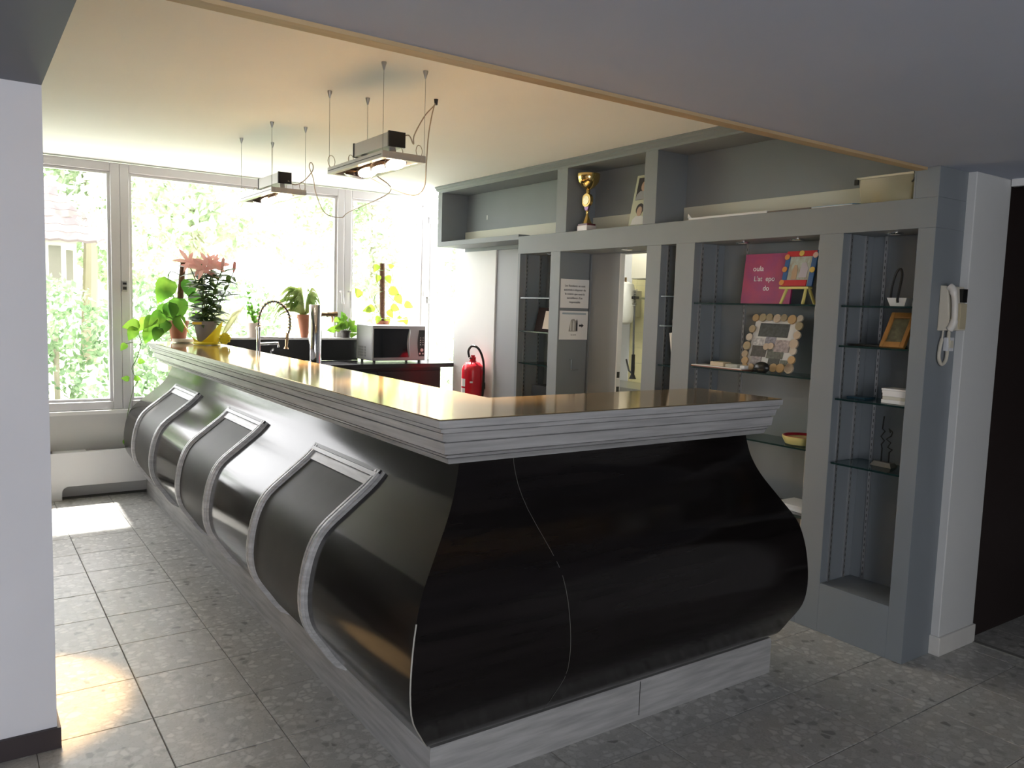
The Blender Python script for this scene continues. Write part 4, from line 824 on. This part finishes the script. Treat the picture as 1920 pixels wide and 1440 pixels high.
MB().tube(smooth_pts([(1.52, 7.02, 1.83), (1.44, 7.0, 1.86), (1.42, 7.0, 1.78), (1.46, 7.0, 1.65)]), .004, 5).build('vine', m_stem, pa, smooth=True)
for (x, z, s, dx, dz) in ((1.13, 1.26, .07, -.6, -.8), (1.22, 1.12, .06, .9, -.2), (1.19, .98, .06, .8, -.3), (1.15, .97, .06, -.7, .1), (1.12, .47, .075, .2, -1)):
    leaf(lm_h, pa, (x, 7.208, z), (dx, -.02, dz), VIEW, s)
# lily bouquet
lb = thing('lily_bouquet', 'pink lilies in a grey pot wrapped in yellow cellophane on the bar top', 'plant', (1.66, 6.72, 1.282))
lx, ly = 1.66, 6.72
pot(lb, (lx-.02, ly, 1.30), .06, .085, .17, mat('grey_paper_pot', (0.20, 0.18, 0.19), 0.6))
rnd = random.Random(5)
for k in range(9):
    a = 2*PI*k/9; top = (lx+.02+.17*(k-4)/4*(.6 if k % 2 else 1), ly+rnd.uniform(-.09, .03), rnd.uniform(1.86, 1.95))
    b = (lx-.02+.03*math.cos(a), ly+.03*math.sin(a), 1.45); st = smooth_pts([b, ((b[0]+top[0])/2+rnd.uniform(-.02, .02), (b[1]+top[1])/2, (b[2]+top[2])/2), top], 4)
    MB().tube(st, .004, 5).build('stem', m_stem, lb, smooth=True)
    for q in range(26):
        p = st[min(int((.05+.9*q/25)*(len(st)-1)), len(st)-1)]; an = rnd.uniform(0, 2*PI)
        leaf(lm_l, lb, p, (math.cos(an), math.sin(an)*.7, rnd.uniform(-.1, .7)), (-.2, -.4, 1), rnd.uniform(.10, .16))
    if k < 6:
        for q in range(6):
            an = 2*PI*q/6+rnd.uniform(-.2, .2); leaf(lm_p, lb, (top[0], top[1], top[2]+.005), (math.cos(an), math.sin(an)*.5-.35, .35+.6*math.sin(an)), (-.2, -1, .5), rnd.uniform(.10, .14), 'petal')
    else:
        MB().tube([top, (top[0]+.005, top[1], top[2]+.03), (top[0]+.01, top[1], top[2]+.075), (top[0]+.01, top[1], top[2]+.09)], [.006, .014, .013, .002], 8).build('bud', g_petal, lb, smooth=True)
m_cello = thin_glass('yellow_cellophane', (1.0, .93, .45), 1.4, .1, milky=(.65, (.80, .66, .06)))
m_cello2 = thin_glass('clear_cellophane', (1.0, .99, .85), 1.4, .1, milky=(.35, (.85, .82, .60)))
def sheet(pts, m, name):
    n = len(pts[0]); vs = [p for r in pts for p in r]
    o = MB().add(vs, [(i*n+k, i*n+k+1, (i+1)*n+k+1, (i+1)*n+k) for i in range(len(pts)-1) for k in range(n-1)]).build(name, m, lb, smooth=True)
    so = o.modifiers.new('thick', 'SOLIDIFY'); so.thickness = .0006
    return o
def wrap(m, name, a0, a1, hfun, r0, flare, n=14, rows=5):
    g = []
    for j in range(rows+1):
        row = []
        for k in range(n+1):
            a = a0+(a1-a0)*k/n; hh = hfun(k/n); z = 1.286+(hh)*j/rows; rr = r0+flare*(z-1.286)+.006*math.sin(5*a+j)
            row.append((lx-.005+rr*math.cos(a), ly+rr*math.sin(a), z))
        g.append(row)
    return sheet(g, m, name)
wrap(m_cello, 'yellow_wrap', math.radians(150), math.radians(330), lambda t: .21-.19*math.sin(PI*min(1, t*1.25))**.8 if t < .8 else .05, .085, .62)
wrap(m_cello2, 'clear_wrap', math.radians(-55), math.radians(75), lambda t: .14+.24*math.sin(PI*(.15+.7*t)), .09, .62)
bw_m = mat('yellow_ribbon', (0.72, 0.60, 0.02), 0.4)
for k in range(5):
    a = k*1.25; MB().tube([(lx+.10+.045*math.cos(a)*abs(math.cos(t))*math.cos(t)+.02*math.sin(t), ly-.12, 1.335+.04*math.sin(a)*abs(math.cos(t))+.015*math.sin(t)) for t in [2*PI*q/10 for q in range(11)]], .007, 5).build('ribbon_loop', bw_m, lb)
MB().lathe([(.10, 1.284), (.105, 1.295), (.098, 1.305)], (lx-.01, ly, 0), 18).build('wrap_fold', bw_m, lb, smooth=True)
cdg = box(lx-.145, lx-.075, ly-.108, ly-.106, 1.445, 1.465).build('gift_card', mat('yellow_card', (0.62, 0.42, 0.03), 0.5), lb)
# white pot with thin sprigs
wp = thing('white_potted_plant', 'white tapered pot with thin dark sprigs on the window ledge', 'plant', (2.20, 7.29, 1.317))
pot(wp, (2.20, 7.29, 1.317), .055, .068, .13, mat('white_pot_glaze', (0.62, 0.54, 0.50), 0.4), .0)
rnd = random.Random(8)
for k in range(6):
    top = (2.20+rnd.uniform(-.09, .05), 7.29+rnd.uniform(-.03, .02), rnd.uniform(1.55, 1.74)); st = smooth_pts([(2.20, 7.29, 1.43), ((2.20+top[0])/2+.015, 7.29, (1.43+top[2])/2), top], 4)
    MB().tube(st, .0025, 4).build('stem', m_stem, wp)
    for q in range(6): leaf(lm_hd, wp, st[2+q], (rnd.uniform(-1, 1), -.3, rnd.uniform(-.4, .8)), VIEW, rnd.uniform(.022, .04))
# spider plant
sg = thing('spider_plant', 'spider plant with arching striped leaves in a terracotta cone pot', 'plant', (2.66, 7.29, 1.317))
pot(sg, (2.67, 7.29, 1.317), .032, .062, .215, m_terra)
rnd = random.Random(21)
for k in range(64):
    sx = -1 if k % 3 else 1
    R = rnd.uniform(.16, .40) if sx < 0 else rnd.uniform(.08, .2); H_ = rnd.uniform(.04, .24); c = Vector((2.67, 7.29, 1.53)); dv = Vector((sx*rnd.uniform(.55, 1), -rnd.uniform(.0, .35), 0))
    pts = smooth_pts([c, c + dv*R*.35 + Vector((0, 0, H_)), c + dv*R*.75 + Vector((0, 0, H_*.75-.01)), c + dv*R + Vector((0, 0, -rnd.uniform(.02, .17)))], 5)
    w = .019; vs = []
    for i, p in enumerate(pts):
        t = i/(len(pts)-1); ww_ = w*(1-t*t*.9); sd = Vector((-dv.y, dv.x, 0)).normalized()*ww_*.4 + Vector((0, 0, ww_)); vs += [p - sd, p + Vector((0, -.002, 0)), p + sd]
    mb = MB().add(vs, [(3*i+q, 3*i+q+1, 3*i+q+4, 3*i+q+3) for i in range(len(pts)-1) for q in range(2)])
    mb.build('leaf', g_spider, sg, smooth=True)
# small bright plant beside the microwave
sb = thing('leafy_potted_plant', 'small bright green leafy plant left of the microwave on the ledge', 'plant', (3.06, 7.28, 1.317))
pot(sb, (3.08, 7.29, 1.317), .04, .05, .07, mat('dark_pot', (0.06, 0.05, 0.05), 0.5))
rnd = random.Random(31)
for k in range(26):
    p = (3.06+rnd.uniform(-.11, .09), 7.25+rnd.uniform(-.04, .04), 1.36+rnd.uniform(0, .17)); leaf(lm_h, sb, p, (rnd.uniform(-1, .8), rnd.uniform(-.5, .1), rnd.uniform(-.4, .8)), VIEW + Vector((rnd.uniform(-.7, .7), 0, rnd.uniform(-.5, .9))), rnd.uniform(.06, .09))
for k in range(5): MB().tube([(3.08, 7.29, 1.37), (3.06+rnd.uniform(-.1, .1), 7.26, 1.47)], .003, 4).build('stem', m_stem, sb)
# pothos behind the microwave
pc = thing('pole_pothos', 'yellow-green pothos climbing a moss pole behind the microwave', 'plant', (3.47, 7.295, 1.317))
cx_, cy_ = 3.47, 7.30
pot(pc, (cx_, cy_, 1.317), .05, .058, .17, m_terra)
MB().tube([(cx_, cy_, 1.46), (cx_-.005, cy_, 1.8), (cx_-.01, cy_, 2.05)], [.024, .026, .024], 10).build('moss_pole', m_moss, pc, smooth=True)
g_lime = leafmat('lime_pothos_leaf', (0.24, 0.37, 0.04), (0.38, 0.47, 0.07), .4); lm_lime = leaf_mesh('leaf', HEART, g_lime)
for (x, z, s, dx, dz) in ((3.40, 2.03, .08, -.5, -.8), (3.41, 1.93, .075, -.3, -1), (3.50, 1.93, .085, .4, -.9), (3.53, 1.80, .12, .8, -.4), (3.60, 1.74, .11, .6, -.8), (3.70, 1.66, .10, .9, -.3), (3.55, 1.63, .10, .8, -.3), (3.52, 1.59, .09, .5, -.8), (3.36, 1.62, .10, -.8, -.4), (3.33, 1.60, .09, -.9, -.2), (3.70, 1.52, .08, .3, -.9), (3.62, 1.52, .08, .8, -.5), (3.52, 2.02, .06, .8, .2), (3.50, 1.52, .08, .3, -.9), (3.42, 1.53, .08, -.4, -.9), (3.22, 1.72, .10, -.6, .8)):
    leaf(lm_lime, pc, (x, cy_-.03, z), (dx, -.15, dz), VIEW, s)
for pts in ([(3.46, 7.27, 1.98), (3.40, 7.27, 1.97), (3.39, 7.27, 1.88), (3.44, 7.27, 1.80)], [(3.46, 7.27, 1.78), (3.38, 7.27, 1.74), (3.37, 7.27, 1.66), (3.43, 7.27, 1.55), (3.45, 7.27, 1.48)], [(3.50, 7.27, 1.75), (3.60, 7.27, 1.66), (3.64, 7.27, 1.56), (3.62, 7.27, 1.48)], [(3.48, 7.27, 2.0), (3.53, 7.27, 1.98)]):
    MB().tube(smooth_pts(pts), .003, 5).build('vine', m_stem, pc, smooth=True)

pa.location.z += .003; lb.location.z += .003
# ================================================================== GARDEN OUTSIDE
lawn = leafmat('lawn_grass', (0.26, 0.32, 0.18), (0.38, 0.44, 0.28), .0, .9)
struct(box(-60, 70, 7.52, 120, -.6, -.45).build('ground_lawn', lawn), 'sunlit lawn outside the window')
struct(box(-8, 12, 7.52, 9.6, -.44, -.02).build('ground_bounce', mat('pale_bounce_slab', (0.62, 0.61, 0.58), 0.8, var=.1, vscale=(2, 2, 2))), 'unseen pale slab added outside the window to brighten the ceiling')  # unseen pale slab, added to bounce neutral daylight up to the ceiling
def cloud(name, m, blobs, n, size, seed, label, cat, group=None, parent=None, partname='foliage'):
    """many small separate leaves scattered through ellipsoid blobs"""
    r = np.random.RandomState(seed); vol = np.array([b[3]*b[4]*b[5] for b in blobs]); pick = r.choice(len(blobs), n, p=vol/vol.sum()); B = np.array(blobs)[pick]
    d = r.normal(size=(n, 3)); d /= np.linalg.norm(d, axis=1)[:, None]; rad = r.uniform(.55, 1.0, (n, 1))**.6
    c = B[:, :3] + d*rad*B[:, 3:6]
    u = r.normal(size=(n, 3)); u /= np.linalg.norm(u, axis=1)[:, None]; w = np.cross(u, d + .8*r.normal(size=(n, 3))); w /= np.linalg.norm(w, axis=1)[:, None]
    s = size*r.uniform(.6, 1.3, (n, 1)); V = np.stack([c-u*s, c+w*s*.5, c+u*s, c-w*s*.5], 1).reshape(-1, 3)
    me = bpy.data.meshes.new(partname); base = B[:, :2].mean(0); off = np.array([base[0], base[1], -.45])
    if parent is not None: off = np.array(wloc(parent))
    me.from_pydata((V-off).tolist(), [], np.arange(4*n).reshape(-1, 4).tolist()); me.materials.append(m)
    o = bpy.data.objects.new(name if parent is None else partname, me); COL.objects.link(o)
    if parent is None: o.location = off; tag(o, label, cat, group)
    else: o.parent = parent; o['kind'] = 'stuff'
    return o
m_bark = mat('tree_bark', (0.30, 0.27, 0.20), 0.9)
g_hedge = leafmat('hedge_leaf', (0.10, 0.18, 0.08), (0.25, 0.35, 0.19), .35, .6)
g_pale = leafmat('pale_tree_leaf', (0.36, 0.44, 0.30), (0.58, 0.64, 0.50), .4, .6)
g_mid = leafmat('mid_tree_leaf', (0.24, 0.34, 0.18), (0.44, 0.52, 0.36), .4, .6)
def tree(label, x, y, h, r, m, n, seed, size=.16):
    t = thing('garden_tree', label, 'tree', (x, y, -.45), group='trees in the garden')
    MB().tube([(x, y, -.45), (x+.1, y, h*.35), (x, y, h*.7)], [.26, .2, .09], 8).build('trunk', m_bark, t, smooth=True)
    rr = random.Random(seed); bl = [(x+rr.uniform(-.7, .7)*r, y+rr.uniform(-.6, .6)*r, h*rr.uniform(.35, .9), r*rr.uniform(.4, .65), r*rr.uniform(.4, .65), r*rr.uniform(.35, .6)) for _ in range(9)]
    cloud('', m, bl, n, size, seed, '', '', parent=t)
def hedge(label, x0, x1, y, h, m, n, seed, size=.05):
    t = thing('hedge', label, 'hedge', ((x0+x1)/2, y, -.45), group='hedges in the garden')
    rr = random.Random(seed); bl = []
    k = int((x1-x0)/.55)
    for i in range(k):
        for z in (.25, .5, .8):
            bl.append((x0+(i+.5)*(x1-x0)/k+rr.uniform(-.2, .2), y+rr.uniform(-.25, .25), -.45+(h+.45)*z+rr.uniform(-.1, .1)-.1, .55, .5, .42*(h+.45)/2))
    cloud('', m, bl, n, size, seed, '', '', parent=t)
    mb = MB()
    for i in range(k): mb.tube([(x0+(i+.5)*(x1-x0)/k, y, -.45), (x0+(i+.5)*(x1-x0)/k, y+.1, h*.6)], .03, 5)
    mb.build('branches', m_bark, t)['kind'] = 'stuff'
hedge('dense leafy hedge outside the left garden window', -.6, 3.0, 10.2, 1.95, g_hedge, 9000, 2)
hedge('paler hedge outside the wide middle window', 3.0, 9.5, 12.5, 1.85, g_pale, 9000, 3, .06)
hedge('leafy shrubs outside the right garden window', 6.2, 9.8, 10.6, 1.5, g_mid, 6000, 9, .06)
tree('big pale tree beyond the wide window, left of the lamp', 4.6, 20, 7.5, 2.2, g_pale, 3200, 4)
tree('pale tree behind the hanging lamps', 11.5, 25, 7.0, 2.8, g_pale, 5000, 5)
tree('tree beside the house roof', 3.4, 28.5, 8.5, 3.2, g_mid, 5000, 6, .2)
tree('distant pale tree beyond the casement window', 19, 32, 8.0, 3.6, g_pale, 5000, 7, .2)
# house
ho = thing('tiled_roof_house', 'neighbouring house with pale tiled roof seen through the left window', 'house', (0.5, 25, -.45))
hx0, hx1, hy = -4.0, 3.5, 24.0
box(hx0, 2.65, hy+.3, hy+6, -.45, 3.2).build('wall', mat('pale_render', (0.60, 0.58, 0.50), 0.8), ho)
for (a, b, c, d) in ((2.0, 2.28, 1.9, 2.9), (2.4, 2.56, 2.0, 2.8), (.9, 1.3, 1.9, 2.9)):
    wn_ = box(a, b, hy+.26, hy+.32, c, d).build('window', mat('dark_window', (0.12, 0.11, 0.09), 0.3), ho)
    box(a-.05, b+.05, hy+.22, hy+.30, c-.07, c).build('window_sill', m_white, wn_)
m_rt = [mat('roof_tile_a', (0.135, 0.108, 0.108), 0.8, var=.2, vscale=(2, 2, 2)), mat('roof_tile_b', (0.15, 0.125, 0.115), 0.8, var=.2, vscale=(2, 2, 2))]
for k in range(13):
    z = 3.05 + k*.21; y = hy + k*.22; xr = 3.15 - max(0, k-2)*.20 + (.35 if k < 3 else 0)
    n = int((xr-hx0)/.21); vs = []
    for i in range(n+1):
        x = hx0+(xr-hx0)*i/n; dz = .035*abs(math.sin(i*PI/2))
        vs += [(x, y, z+dz), (x, y+.30, z+.27+dz), (x, y, z+dz-.06), (x, y+.30, z+.20+dz)]
    fs = []
    for i in range(n):
        a = 4*i; b = a+4; fs += [(a, b, b+1, a+1), (a+2, a+3, b+3, b+2), (a, a+2, b+2, b), (a+1, b+1, b+3, a+3)]
    fs += [(0, 1, 3, 2), (4*n, 4*n+2, 4*n+3, 4*n+1)]
    MB().add(vs, fs).build('roof_tile_row', m_rt[k % 2], ho)
MB().add([(1.1, hy+2.95, 5.78), (hx0, hy+2.95, 5.78), (hx0, hy+6, 3.2), (3.0, hy+6, 3.2), (3.1, hy+.35, 3.3)], [(0, 1, 2, 3), (0, 3, 4)]).build('roof_rear', m_rt[0], ho)
